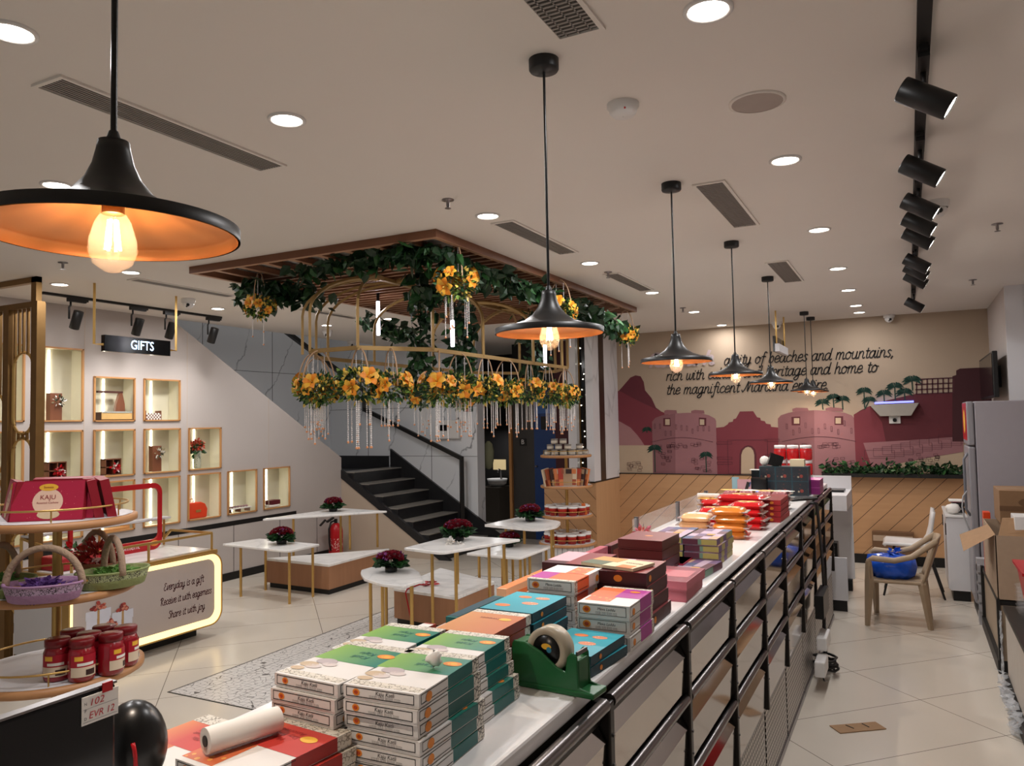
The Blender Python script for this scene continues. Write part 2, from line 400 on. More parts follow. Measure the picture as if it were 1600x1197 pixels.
NW, NH = .41, .42
def niche_list():
    L = []
    for y0 in (3.38, 3.887): L.append((y0, 1.69, NW, .635))
    for y0 in (4.398, 4.902): L.append((y0, 1.687, NW, .404))
    for y0 in (3.38, 3.887, 4.4, 4.905, 5.416): L.append((y0, 1.187, NW, .426))
    for y0 in (3.38, 3.893, 4.4, 4.903, 5.41, 5.915, 6.426): L.append((y0, .683, NW, .462))
    return L
NICHES = niche_list()
def clip(poly, f):
    out = []
    for i in range(len(poly)):
        a, b = poly[i-1], poly[i]; fa, fb = f(a), f(b)
        if (fa >= 0) != (fb >= 0):
            t = fa/(fa-fb); out.append((a[0]+(b[0]-a[0])*t, a[1]+(b[1]-a[1])*t))
        if fb >= 0: out.append(b)
    return out
Y0D, Y1D, Z1D = 5.2, 7.765, 1.2
slope = (H-Z1D)/(Y1D-Y0D)
mb = MB()
ys = sorted({-3, Y1D}|{n[0] for n in NICHES}|{n[0]+n[2] for n in NICHES}); zs = sorted({0, H}|{n[1] for n in NICHES}|{n[1]+n[3] for n in NICHES})
for i in range(len(ys)-1):
    for j in range(len(zs)-1):
        ya, yb, za, zb = ys[i], ys[i+1], zs[j], zs[j+1]; ym, zm = (ya+yb)/2, (za+zb)/2
        if any(n[0] < ym < n[0]+n[2] and n[1] < zm < n[1]+n[3] for n in NICHES): continue
        p = clip([(ya, za), (yb, za), (yb, zb), (ya, zb)], lambda q: Z1D+(Y1D-q[0])*slope-q[1])
        if len(p) > 2: mb.poly([(XL, a, b) for a, b in p], WALLW)
mb.poly([(XL, Y0D, H), (XL, Y1D, Z1D), (XL-.12, Y1D, Z1D), (XL-.12, Y0D, H)], WALLW)
mb.poly([(XL, Y1D, 0), (XL-.12, Y1D, 0), (XL-.12, Y1D, Z1D), (XL, Y1D, Z1D)], WALLW)
mb.box(XL-.01, XL+.002, -3, 6.95, .567, .617, BLACKG)  # flat black strip painted on for the shadow gap above the drawers
for y in (1.9, 2.6, 3.3, 4.31, 5.40, 6.51): mb.box(XL-.002, XL+.001, y, y+.005, .617, min(H, Z1D+(Y1D-y)*slope), WALLB)
for y in (4.55, 5.3, 6.0, 6.68, 7.3): mb.box(XL-.002, XL+.0012, y, y+.006, .08, .567, INK)
ob('wall_left', mb, kind='structure')
mb = MB(); mb.box(XL, XL+.012, -3, Y1D-.02, 0, .08, BLACKG); ob('baseboard_left', mb, kind='structure')

# stair wall of marble: long side and end
mb = MB()
mb.box(-7.66, -7.56, 3.5, 8.95, 0, 4.1, MARBLE); mb.box(-7.56, -5.08, 8.86, 9.06, 0, 2.72, MARBLE); mb.box(-7.56, XL, 8.86, 9.0, 2.72, 4.1, MARBLE)
for x in (-6.87, -5.80): mb.box(x, x+.006, 8.858, 8.87, 0, 2.7, INK)
for z in (1.165, 1.83): mb.box(-7.56, -5.08, 8.8585, 8.87, z, z+.005, INK)
for y in (5.4, 6.55, 7.7): mb.box(-7.57, -7.558, y, y+.006, 0, 4.1, INK)
for z in (2.33, 1.165): mb.box(-7.57, -7.5585, 3.5, 8.9, z, z+.005, INK)
ob('wall_stair', mb, kind='structure')
# corridor behind
mb = MB()
DARKW = mat('corridor_dark', '#1c1a1a', .7); GREYD = mat('grey_door', '#3b3835', .5); BLUED = mat('blue_door', '#143a74', .45); MAROON = mat('maroon_wall', '#4a1a22', .6)
mb.box(-6.6, -3.2, 11.0, 11.1, 0, H, DARKW); mb.box(-6.7, -6.6, 9.06, 11, 0, H, DARKW)
mb.box(-4.93, -4.60, 9.6, 9.66, 0, 2.1, GREYD); mb.box(-4.28, -3.3, 9.6, 9.66, 0, H, MAROON)
mb.box(-4.93, -4.28, 9.62, 9.66, 2.1, H, DARKW)
mb.box(-4.97, -4.93, 9.55, 9.70, 0, 2.12, OAKF)
ob('wall_corridor', mb, kind='structure')
mb = MB(); mb.box(-.31, .01, -.02, .02, 0, 2.1, BLUED); mb.box(-.28, -.02, -.025, -.02, 1.72, 1.92, mat('blue_panel', '#2f62a8', .35))
mb.box(-.2, -.1, -.026, -.02, 1.5, 1.68, INK)
t = ob('door_1', mb, loc=(-4.29, 9.62, 0), kind='structure'); mb = MB(); mb.cyl((-.27, -.02, 1.0), (-.27, -.07, 1.0), .012, STEELR); ob('door_handle', mb, t)
t = tag(ob('letter_sign', MB().box(-.05, .05, -.012, 0, -.05, .05, INK), loc=(-4.77, 9.6, 1.33)), 'small black square sign with letter B on the grey door', 'sign')
mb = MB(); put_text(mb, 'B', (0, -.014, 0), (1, 0, 0), (0, 0, 1), .09, WHITEP); ob('lettering', mb, t)
# washbasin seen through the dark opening
t = thing('wash_basin', 'small white washbasin with tap under a mirror with added glow in the dark opening', 'washbasin', (-5.70, 10.55, 0))
mb = MB(); mb.box(-.2, .14, -.2, .2, .1, .62, mat('basin_cabinet', '#5b544c', .5)); ob('cabinet', mb, t)
mb = MB(); mb.lathe([(.06, .62), (.14, .66), (.16, .74), (.15, .74), (.12, .68), (.02, .655)], WHITEP, 20); ob('basin', mb, t)
mb = MB(); mb.tube([(0, .12, .72), (0, .12, .86), (0, .06, .88), (0, .01, .84)], .012, STEELR); ob('tap', mb, t)
mb = MB(); mb.box(-.2, .02, .24, .26, .86, 1.02, mat('mirror_glow', '#8a7a5a', .3, emit=1.2, vary=.02)); ob('mirror', mb, t)  # mirror emits its own glow, put in for the lit patch over the basin
lamp_light(t, 'AREA', 3, (0, -.05, 1.5), .1)
t = tag(ob('hanging_coat', MB().lathe([(.01, 0), (.05, .02), (.075, .12), (.08, .25), (.06, .34), (.02, .38)], mat('olive_cloth', '#6b6c54', .9, bump=.4), 14, ey=.6), loc=(-5.06, 9.13, .98)), 'dark olive cloth coat hanging at the edge of the dark opening', 'coat')

# back wall with timber dado
mb = MB(); mb.box(-3.4, .9, YB, YB+.12, 0, H, MURALBG); ob('wall_back', mb, kind='structure')
mb = MB(); mb.box(-3.29, XR, YB-.02, YB, .1, .935, DADOF); mb.box(-3.29, XR, YB-.03, YB, .935, .945, BLACK); ob('trim_1', mb, kind='structure')
mb = MB(); mb.box(-3.29, XR, YB-.03, YB, 0, .1, BLACKG); ob('baseboard_back', mb, kind='structure')
mb = MB(); mb.box(XR, XR+.12, 7.77, 9.5, 0, H, WALLW); mb.box(XR+.12, 2.1, 7.77, 7.89, 0, H, WHITEM); mb.box(XR-.001, XR+.13, 7.765, 7.78, 0, H, WHITEM)
mb.box(1.6, 1.72, -3, 7.77, 0, H, WALLW)
ob('wall_right', mb, kind='structure')
# pillar: timber below, marble with dark stripe above, dark glass bay beside it
mb = MB(); mb.box(-3.95, -3.29, 8.5, 9.6, 0, .9, DADOB); mb.box(-3.2895, -3.285, 8.505, 9.35, 0, .9, DADOS)
ob('trim_2', mb, kind='structure')
mb = MB(); mb.box(-3.375, -3.285, 8.47, 9.36, .9, H, WHITEM)
mb.box(-3.284, -3.282, 8.68, 8.85, .9, H, mat('stripe_brown', '#3a2820', .35)); mb.box(-3.38, -3.28, 8.46, 9.35, .885, .9, BLACK)
ob('wall_pillar', mb, kind='structure')
mb = MB(); mb.box(-3.66, -3.55, 8.6, 8.75, .9, H, WHITEM); mb.box(-3.55, -3.375, 8.70, 8.75, .9, H, mat('dark_glass', '#0c0b0b', .1)); mb.box(-3.55, -3.535, 8.68, 8.70, .9, H, BRASSD)
ob('wall_bay', mb, kind='structure')
t = thing('fairy_lights', 'string of tiny warm lights on the dark glass bay by the marble pillar', 'lights', (-3.46, 8.69, 0))
mb = MB(); mb.tube([(.02*math.sin(k), 0, .95+.06*k) for k in range(28)], .002, BLACK, 4); ob('wire', mb, t)
bm_ = MB().ball((0, 0, 0), .006, LEDW, 6, 4).mesh('bulb')
for k in range(26): ob('bulb', bm_, t, (.06*math.sin(k*2.3), -.004, .98+.063*k))

# ------------------------------------------------------------------ stairs
st = thing('staircase', 'dark stone staircase with black stringers rising left along the marble wall', 'staircase', (-4.93, 8.3, 0)); SO = (4.93, -8.3, 0); st['kind'] = 'structure'
nst = 7; rise, run = .145, .225
xs0 = -4.93
for i in range(nst):
    xa, xb = xs0-run*(i+1), xs0-run*i; z = rise*(i+1)
    mb = MB(); mb.box(xa, xb, 7.80, 8.855, 0, z-.012, DARKST); mb.box(xa, xb+.01, 7.80, 8.855, z-.012, z, TREAD); ob('step', mb, st, SO)
mb = MB()
mb.box(-7.56, xs0-run*nst, 7.79, 8.86, 0, 1.0, DARKST); mb.box(-7.56, xs0-run*nst, 8.835, 8.86, 1.0, 1.17, DARKST)
for i in range(9):
    z = 1.0+.16*(i+1); y = 7.76-.275*i; mb.box(-7.56, XL-.13, y-.29, y, z-.2, z-.012, DARKST); mb.box(-7.56, XL-.13, y-.29, y+.01, z-.012, z, TREAD)
ob('landing_and_upper_flight', mb, st, SO)
mb = MB()
sl = (.98-.22)/(-6.45+5.27)
P = [(-4.93, 0), (-6.45, 0), (-6.45, .985), (-5.27, .225)]
mb.prism([(x, 7.765, z) for x, z in P], (0, .025, 0), WALLB)
ob('wall_stair_flank', mb, kind='structure')
for y0, y1, dx in ((7.755, 7.80, 0), (8.82, 8.861, .34)):
    mb = MB(); mb.prism([(x, y0, z) for x, z in ((-4.83+dx, 0.0), (-4.99, 0.0), (-6.46, .945), (-6.46, 1.05+dx*.64))], (0, y1-y0, 0), DARKST); ob('stringer', mb, st, SO)
t = thing('stair_handrail', 'black flat stair handrail with newel post on the marble stair wall', 'handrail', (-5.3, 8.72, 0))
mb = MB()
def flat_bar(mb, pts, w, h, mt): mb.tube(pts, 1, mt, 4, flat=(h*.72, w*.72))
RP = [(-.06, 0, .25), (-.06, 0, 1.16), (-1.46, 0, 1.79), (-1.46, 0, 2.0)]
flat_bar(mb, [(.06, 0, .1), (.06, 0, 1.17)], .05, .05, BLACK); ob('newel_post', mb, t)
mb = MB(); flat_bar(mb, [(.06, 0, 1.15), (-1.53, 0, 1.83)], .05, .05, BLACK); ob('lower_rail', mb, t)
mb = MB(); flat_bar(mb, [(-1.53, 0, 1.8), (-1.53, 0, 2.12)], .05, .05, BLACK); flat_bar(mb, [(-1.53, 0, 2.1), (-1.53, -2.0, 3.0)], .05, .05, BLACK); ob('upper_rail', mb, t)
# ------------------------------------------------------------------ ceiling fixtures
def make_downlight():
    t = thing('ceiling_downlight', 'x', 'ceiling light', group='recessed round ceiling downlights')
    mb = MB(); mb.lathe([(.066, 0), (.066, -.006), (.056, -.008), (.052, -.004), (.052, 0)], WHITEP, 24); ob('trim_ring', mb, t)
    mb = MB(); mb.disc((0, 0, -.003), .053, LAMPE, 24); ob('lens', mb, t)
    return t
DL = [(-2.12, 1.2, 'over the front left shelves, cut by the left photo edge'), (-.43, 2.015, 'at the top right beside the nearest air vent'), (-1.91, 2.02, 'right of the long slot vent'), (-3.30, 2.07, 'half behind the big near pendant shade'),
      (-1.92, 3.5, 'just before the wooden trellis corner'), (-.42, 3.38, 'between the round speaker and the second vent'), (-.42, 4.76, 'right of the second pendant row vent'), (-1.91, 4.93, 'beside the trellis right edge, nearer one'),
      (-1.91, 6.38, 'beside the trellis right edge, further one'), (-5.56, 3.52, 'above the brass screen and gift niches'), (-4.74, 3.5, 'under the copper shade beside the left vent'), (-5.57, 5.0, 'at the far end of the left light track'),
      (-.42, 6.1, 'fourth along the row left of the light track'), (-.42, 7.21, 'fifth along the row left of the light track'), (-.42, 8.28, 'sixth along the row left of the light track'), (-.42, 8.86, 'nearest the mural in the row left of the light track'),
      (-1.90, 9.1, 'over the mural lettering, closest to the wall'), (-1.90, 7.79, 'seen between the second and third small pendants'), (-4.72, 4.95, 'behind the left hanging bouquet'), (-5.57, 6.48, 'nearest the stair opening'),
      (-4.72, 6.45, 'behind the birdcage posts at left')]
DOWN0 = make_downlight()
for i, (x, y, w) in enumerate(DL):
    o = DOWN0 if i == 0 else dup(DOWN0, (x, y, H))
    o.location = (x, y, H); o['label'] = 'small round white recessed downlight '+w
LP = [(x, y) for x, y, w in DL]
for i, o in enumerate([o for o in list(COL.objects) if o.name.startswith('ceiling_downlight')]):
    lamp_light(o, 'AREA', LAMP_W*(.4 if o.location.y > 8 else .7 if o.location.x < -5.5 else 1), (0, 0, -.012), .09)

def slot_vent(x0, x1, y0, y1, along, label):
    t = thing('ceiling_vent', label, 'air vent', ((x0+x1)/2, (y0+y1)/2, H), 0, 'slotted ceiling air vents')
    w, d = (x1-x0)/2, (y1-y0)/2
    mb = MB(); e = .014
    for a in ((-w, w, -d, -d+e), (-w, w, d-e, d), (-w, -w+e, -d+e, d-e), (w-e, w, -d+e, d-e)): mb.box(a[0], a[1], a[2], a[3], -.008, 0, CEIL)
    ob('frame', mb, t)
    mb = MB(); mb.box(-w+e, w-e, -d+e, d-e, -.001, 0, mat('vent_dark', '#1d1b1a', .9)); ob('backing', mb, t)
    mb = MB(); gm = mat('vent_grey', '#8d8782', .5)
    if along == 'y':
        n = max(4, int(2*w/.016))
        for k in range(1, n): x = -w+e+(2*w-2*e)*k/n; mb.box(x-.003, x+.003, -d+e, d-e, -.007, -.001, gm)
    else:
        n = int(2*d/.02)
        for k in range(1, n): y = -d+e+(2*d-2*e)*k/n; mb.box(-w+e, w-e, y-.004, y+.004, -.007, -.001, gm)
        for k in (1, 2, 3): x = -w+2*w*k/4; mb.box(x-.002, x+.002, -d+e, d-e, -.007, -.001, gm)
    ob('louvres', mb, t)
slot_vent(-2.40, -2.25, 1.42, 2.38, 'y', 'long slotted grey air vent above the big near pendant')
slot_vent(-.845, -.70, 1.70, 1.97, 'x', 'grey louvred air vent at the top edge of the photo')
slot_vent(-.85, -.70, 3.52, 4.44, 'x', 'grey louvred air vent between second and third pendants')
slot_vent(-1.98, -1.84, 3.64, 4.56, 'x', 'grey mesh air vent beside the trellis front corner')
slot_vent(-.855, -.70, 5.58, 6.5, 'x', 'small grey air vent above the fourth pendant')
slot_vent(-1.98, -1.85, 5.36, 6.24, 'x', 'grey air vent beyond the sprinkler along the trellis right edge')
slot_vent(-5.0, -4.88, 3.66, 4.58, 'y', 'grey slot vent above the left light track')
slot_vent(-5.02, -4.90, 5.42, 6.22, 'y', 'grey slot vent seen through the birdcage')
# smoke detector, speaker, sprinklers, cameras
t = thing('smoke_detector', 'round white smoke detector on the ceiling beside the nearest pendant', 'smoke detector', (-.83, 2.49, H))
mb = MB(); mb.lathe([(.055, 0), (.055, -.012), (.047, -.018), (.047, -.03), (.036, -.042), (.002, -.044)], WHITEP, 24); ob('housing', mb, t)
mb = MB(); mb.ball((.02, -.04, -.03), .004, RED, 6, 4); ob('indicator_light', mb, t)
t = thing('ceiling_speaker', 'round flush grey ceiling speaker right of the smoke detector', 'speaker', (-.42, 2.70, H))
mb = MB(); mb.lathe([(.095, 0), (.095, -.004), (.085, -.006)], CEIL, 28); ob('rim', mb, t)
mb = MB(); mb.disc((0, 0, -.005), .086, mat('speaker_grille', '#a79b93', .7), 28); ob('grille', mb, t)
def sprinkler(x, y, w):
    t = thing('sprinkler_head', w, 'sprinkler', (x, y, H), 0, 'fire sprinkler heads on the ceiling')
    mb = MB(); mb.lathe([(.03, 0), (.03, -.004), (.008, -.006), (.008, -.03), (.006, -.036)], STEELR, 14); ob('body', mb, t)
    mb = MB(); mb.lathe([(.002, -.042), (.016, -.042), (.016, -.044), (.002, -.044)], STEELR, 12); ob('deflector', mb, t)
sprinkler(-1.946, 3.148, 'small metal fire sprinkler in front of the trellis corner'); sprinkler(-4.82, 3.07, 'small metal fire sprinkler below the big copper shade')
sprinkler(-1.917, 5.31, 'small metal fire sprinkler at the start of the vent beside the trellis'); sprinkler(-1.925, 7.45, 'tiny metal fire sprinkler left of the second small pendant')
sprinkler(.495, 5.17, 'metal fire sprinkler right of the light track, nearer one'); sprinkler(.507, 7.25, 'metal fire sprinkler right of the light track, further one')
def dome(x, y, w, rz=0, z=H):
    t = thing('security_camera', w, 'security camera', (x, y, z), rz, 'white dome security cameras')
    mb = MB(); mb.lathe([(.058, 0), (.056, -.03), (.05, -.036)], WHITEP, 20); ob('base', mb, t)
    mb = MB(); mb.ball((0, 0, -.04), .045, WHITEP, 16, 10); ob('dome', mb, t)
    mb = MB(); mb.ball((.012, -.036, -.055), .014, BLACKP, 10, 6); mb.ball((.0, -.03, -.066), .009, BLACKP, 8, 6); ob('lens', mb, t)
dome(-5.35, 4.49, 'white dome security camera above the left end of the gift wall', .5); dome(-.147, 9.28, 'white dome security camera at the top of the mural wall'); dome(-5.87, 6.84, 'tiny white ceiling camera near the stair opening'); dome(-6.38, 7.9, 'white dome security camera on the ceiling edge above the stairs', .6)
dome(.17, 4.45, 'white dome camera beside the spotlight track'); dome(-1.30, 9.2, 'white dome camera behind the far hanging sign')

# pendants
def make_pendant():
    t = thing('pendant_lamp', 'x', 'pendant lamp', group='black pendant lamps with copper insides')
    prof = [(.0195, .128), (.0215, .115), (.026, .096), (.035, .076), (.051, .056), (.078, .038), (.113, .026), (.152, .0185), (.160, .016), (.160, 0)]
    mb = MB(); mb.lathe([(.002, .130)]+prof, BLACK, 64); mb.lathe([(.006, .142), (.010, .130)], BLACK, 12); ob('lamp_shade', mb, t)
    mb = MB(); mb.lathe([(max(.004, r-.003), z-(.002 if z > .01 else 0)) for r, z in prof], COPPER, 48); ob('shade_lining', mb, t)
    mb = MB(); mb.cyl((0, 0, .13), (0, 0, .815), .0042, BLACKP, n=8); ob('cord', mb, t)
    mb = MB(); mb.lathe([(.004, .785), (.042, .79), (.045, .795), (.045, .825)], BLACK, 24); ob('ceiling_rose', mb, t)
    mb = MB(); mb.cyl((0, 0, .03), (0, 0, .09), .014, BRASSD); ob('socket', mb, t)
    mb = MB(); mb.lathe([(.013, .035), (.022, .02), (.029, -.005), (.030, -.02), (.024, -.037), (.010, -.047), (.001, -.049)], BULBG, 20); ob('bulb_glass', mb, t)
    mb = MB()
    for k in range(6):
        a = PI/3*k; mb.cyl((.005*math.cos(a), .005*math.sin(a), .022), (.009*math.cos(a), .009*math.sin(a), -.018), .0016, BULBE, n=5)
    ob('filament', mb, t)
    return t
PEN0 = make_pendant()
PX = [(-.93, .66, 'large in the upper left, nearest the camera'), (-.93, 2.06, 'second in the row, in front of the trellis'), (-.93, 3.455, 'third in the row, left of the mural lettering'), (-.93, 4.81, 'fourth in the row, over the word city'),
      (-.93, 6.18, 'fifth in the row, before the far hanging sign'), (-.925, 8.48, 'sixth in the row, second from the mural'), (-.915, 8.98, 'last in the row, closest to the mural')]
pl = []
for i, (x, y, w) in enumerate(PX):
    o = PEN0 if i == 0 else dup(PEN0, (x, y, 1.875)); o.location = (x, y, 1.875)
    o['label'] = 'black flared pendant lamp with copper inside, '+w; pl.append(o)

for o in pl: lamp_light(o, 'AREA', 2.4, (0, 0, -.052), .012, (1, .86, .72))
# spotlights
def make_spot(deg=57, dz=0):
    t = thing('track_spotlight', 'x', 'spotlight')
    mb = MB(); mb.box(-.016, .016, -.075, .075, -.03, 0, BLACK); mb.box(-.012, .012, .05, .095, -.018, 0, BLACK); ob('adapter', mb, t)
    mb = MB(); mb.tube([(0, -.05, -.03), (0, -.05, -.06), (0, -.062, -.075), (0, -.062, -.125-dz)], .008, BLACK, 6, flat=(1, 1.3)); ob('arm', mb, t)
    R = Matrix.Translation((0, 0, -.125-dz)) @ Matrix.Rotation(math.radians(deg), 4, 'Y')
    mb = MB(); mb.lathe([(.002, .075), (.036, .073), (.038, .07), (.038, -.075), (.034, -.078)], BLACK, 24, M=R @ Matrix.Rotation(PI, 4, 'X') @ Matrix.Scale(-1, 4, (0, 0, 1))); ob('lamp_body', mb, t)
    mb = MB(); mb.disc((0, 0, -.074), .035, LAMPE, 20, M=R); ob('lens', mb, t)
    return t, R
SP0, SPR = make_spot(); SP1, SPL = make_spot(24, .045)
t = thing('light_track', 'long black light track along the ceiling above the aisle', 'light track', (.08, 0, H)); mb = MB(); mb.box(-.018, .018, .4, 8.0, -.02, 0, BLACK); ob('rail', mb, t)
t = thing('light_track', 'short black light track above the gift niches', 'light track', (-5.97, 0, H)); mb = MB(); mb.box(-.015, .015, 3.64, 5.4, -.02, 0, BLACK); ob('rail', mb, t)
RS = [(2.62, 0, 'nearest of the aisle track spots, its lit face turned right'), (3.39, 0, 'second of the aisle track spots'), (3.97, 0, 'third of the aisle track spots'), (4.33, 0, 'fourth of the aisle track spots, lit edge showing'), (4.66, 0, 'fifth of the aisle track spots, beside the dome camera'), (5.45, 0, 'sixth of the aisle track spots'), (5.75, 0, 'seventh of the aisle track spots'), (6.1, 0, 'eighth of the aisle track spots, smallest of the close group'), (7.5, -.1, 'last of the aisle track spots, hanging low alone before the mural')]
LS = [(3.86, 0, 'first from left on the gift wall track'), (4.42, 0, 'second from left on the gift wall track'), (4.76, .0, 'third from left on the gift wall track, behind the sign rod'), (5.24, 0, 'right-hand one on the gift wall track')]
sl_ = []
for i, (y, dz, w) in enumerate(RS):
    o = SP0 if i == 0 else dup(SP0, (.08, y, H-.02+dz), PI); o.location = (.08, y-.06, H-.02+0*dz); o.rotation_euler.z = PI
    o['label'] = 'black cylinder spotlight, '+w; o['group'] = 'spotlights on the aisle track'; sl_.append(o)
for y, dz, w in LS:
    o = SP1 if y == LS[0][0] else dup(SP1, (-5.97, y+.06, H-.02), 0); o.location = (-5.97, y+.06, H-.02); o['label'] = 'black cylinder spotlight, '+w; o['group'] = 'spotlights on the gift wall track'; sl_.append(o)
for o in sl_:
    right = o.location.x > 0
    lamp_light(o, 'SPOT', SPOT_W*(.35 if right else .75), ((SPR if right else SPL) @ Vector((0, 0, -.08))), .03, (1, .97, .94), (SPR if right else SPL).to_euler(), math.radians(75 if right else 110), 1.0)

# hanging signs
BLKPANEL = mat('black_panel', '#06070a', .15, vary=0)
def hang_sign(name, label, x, ya, yb, z0, z1, text, hx):
    t = thing(name, label, 'sign', (x, (ya+yb)/2, 0)); d = (yb-ya)/2
    mb = MB(); mb.box(-.02, .02, -d, d, z0, z1, BLKPANEL); p = ob('sign_panel', mb, t)
    for s in (-1, 1):
        mb = MB(); mb.tube([(0, s*(d+.07), H-.0), (0, s*(d+.07), z0+.05), (0, s*d, z0+.05)], .0095, BRASS, 4, flat=(1.2, 1.2)); ob('hanger_rod', mb, t)
    if text:
        mb = MB(); put_text(mb, text, (.022, .03, (z0+z1)/2), (0, 1, 0), (0, 0, 1), .1, SIGNE, width=.2); ob('lettering', mb, t)
hang_sign('hanging_sign', 'black hanging sign with glowing white GIFTS lettering before the gift wall', -5.32, 3.70, 4.275, 2.20, 2.322, 'GIFTS', 0)
t = thing('hanging_sign', 'dark hanging sign on brass rods seen edge-on before the mural', 'sign', (-1.17, 8.5, 0))
mb = MB(); mb.box(-.03, -.01, -.33, .33, 2.28, 2.44, BLKPANEL); ob('sign_panel', mb, t)
mb = MB(); mb.box(-.01, .03, -.33, .33, 2.28, 2.36, WHITEL); ob('light_box', mb, t)
for s in (-1, 1): mb = MB(); mb.cyl((0, s*.29, 2.3), (0, s*.29, H), .009, BRASS, n=6); ob('hanger_rod', mb, t)

# ------------------------------------------------------------------ trellis and birdcage
TX0, TX1, TY0, TY1 = -4.27, -2.30, 3.59, 7.16
t = thing('ceiling_trellis', 'brown slatted wooden trellis panel under the ceiling', 'trellis', ((TX0+TX1)/2, (TY0+TY1)/2, H))
hx, hy = (TX1-TX0)/2, (TY1-TY0)/2
mb = MB()
for a in ((-hx, hx, -hy, -hy+.035), (-hx, hx, hy-.035, hy), (-hx, -hx+.035, -hy+.035, hy-.035), (hx-.035, hx, -hy+.035, hy-.035)):
    mb.box(a[0], a[1], a[2], a[3], -.045, 0, TRELW); mb.box(a[0]+.001, a[1]-.001, a[2]+.001, a[3]-.001, -.0465, -.045, TRELL)
ob('outer_frame', mb, t)
mb = MB(); y = -hy+.42
while y < hy-.05:
    mb.box(-hx+.03, hx-.03, y, y+.022, -.042, -.005, TRELW); mb.box(-hx+.03, hx-.03, y, y+.022, -.0435, -.042, TRELL); y += .098
ob('cross_slats', mb, t)
mb = MB()
for k in range(1, 9):
    x = -hx+2*hx*k/9; mb.box(x-.02, x+.02, -hy+.03, -hy+.42, -.044, -.01, TRELW); mb.box(x-.02, x+.02, -hy+.03, -hy+.42, -.0455, -.044, TRELL)
ob('end_slats', mb, t)
mb = MB()
for k in range(4):
    y0 = .2+.38*k; mb.prism([(hx-.04, y0, -.05), (hx-.04, y0+.06, -.05), (hx-.75, y0+.75, -.05), (hx-.75, y0+.69, -.05)], (0, 0, .04), TRELL)
ob('diagonal_planks', mb, t)

CX, CY, CZ = -3.255, 5.375, 2.10
t = thing('birdcage_frame', 'large gold birdcage frame with arched bars hanging below the trellis', 'decoration', (CX, CY, 0))
hw, hl, ch = .495, 1.525, .30
OCT = [(-hw+ch, -hl), (hw-ch, -hl), (hw, -hl+ch+.1), (hw, hl-ch-.1), (hw-ch, hl), (-hw+ch, hl), (-hw, hl-ch-.1), (-hw, -hl+ch+.1)]
mb = MB(); mb.tube([(x, y, CZ) for x, y in OCT], .012, BEADG, 4, True, flat=(1.6, 1)); ob('ring', mb, t)
posts = [OCT[0], OCT[1], OCT[2], OCT[7], OCT[4], OCT[5], OCT[3], OCT[6], (hw, -.45), (hw, .4), (-hw, -.45), (-hw, .4), (-hw, -1.0), (hw, 1.0), (-hw+.1, -hl+.15)]
for x, y in posts:
    ty = max(-hl+.55, min(hl-.55, y*.75)); tx = 0
    pts = [(x, y, CZ)]+[(x+(tx-x)*(1-math.cos(a)), y+(ty-y)*(1-math.cos(a)), 2.36+.28*math.sin(a)) for a in [PI/2*k/9 for k in range(10)]]
    mb = MB(); mb.tube(pts, .012, BEADG, 4, flat=(1, 1.7)); ob('arched_bar', mb, t)
mb = MB(); mb.box(-.02, .02, -hl+.5, hl-.5, 2.625, 2.65, BEADG)
for y in (-.8, 0, .8): mb.cyl((0, y, 2.64), (0, y, 2.7), .01, BEADG, n=6)
ob('ridge_bar', mb, t)
for (x, y, za, zb, w) in ((-3.75, 4.98, 2.33, 2.60, 'left one inside the birdcage'), (-2.92, 4.76, 2.17, 2.36, 'middle one inside the birdcage'), (-2.80, 6.1, 2.09, 2.28, 'right one behind the second pendant')):
    t = thing('tube_lamp', 'slim glowing white tube lamp, '+w, 'lamp', (x, y, 0), 0, 'vertical tube lamps in the birdcage')
    mb = MB(); mb.cyl((0, 0, za), (0, 0, zb), .014, TUBEE, n=14); ob('tube', mb, t)
    mb = MB(); mb.cyl((0, 0, zb), (0, 0, zb+.07), .012, BLACK); mb.cyl((0, 0, zb+.07), (0, 0, min(H, zb+.2)), .02, BLACK); ob('holder', mb, t)
    mb = MB(); mb.cyl((0, 0, min(H, zb+.19)), (0, 0, H), .003, BLACK, n=6); ob('cord', mb, t)

# ivy
def leaf(mb, p, d, size, mt, r):
    d = Vector(d).normalized(); a = d.orthogonal().normalized(); a = Matrix.Rotation(r.uniform(0, 2*PI), 3, d) @ a; n = d.cross(a)
    p = Vector(p); s = size
    L = [p, p+d*s*.35+a*s*.38+n*s*.05, p+d*s*.75+a*s*.25, p+d*s*1.1-n*s*.08, p+d*s*.75-a*s*.25, p+d*s*.35-a*s*.38+n*s*.05, p+d*s*.5-n*s*.1]
    mb.add(L, [(0, 1, 6), (1, 2, 6), (2, 3, 6), (3, 4, 6), (4, 5, 6), (5, 0, 6)], mt, False)
def ivy(label, path, n, spread, size, seed, drop=.0):
    r = random.Random(seed); P = [Vector(p) for p in path]; base = P[0]
    t = thing('ivy_garland', label, 'plant', base, 0, 'artificial ivy garlands on the trellis')
    mb = MB()
    for i in range(n):
        u = r.random()*(len(P)-1); k = int(u); q = P[k].lerp(P[min(k+1, len(P)-1)], u-k)-base
        q = q+Vector((r.gauss(0, spread), r.gauss(0, spread), -abs(r.gauss(0, spread*.8))-drop*r.random()))
        if base.z+q.z > 2.69: q.z = 2.69-base.z
        leaf(mb, q, (r.uniform(-1, 1), r.uniform(-1, 1), r.uniform(-1.4, .3)), size*r.uniform(.6, 1.25), r.choice((LEAF1, LEAF1, LEAF1, LEAF2)), r)
    ob('leaves', mb, t)
    mb = MB(); mb.tube([p-base for p in P], .004, LEAF1, 5); ob('stem', mb, t)
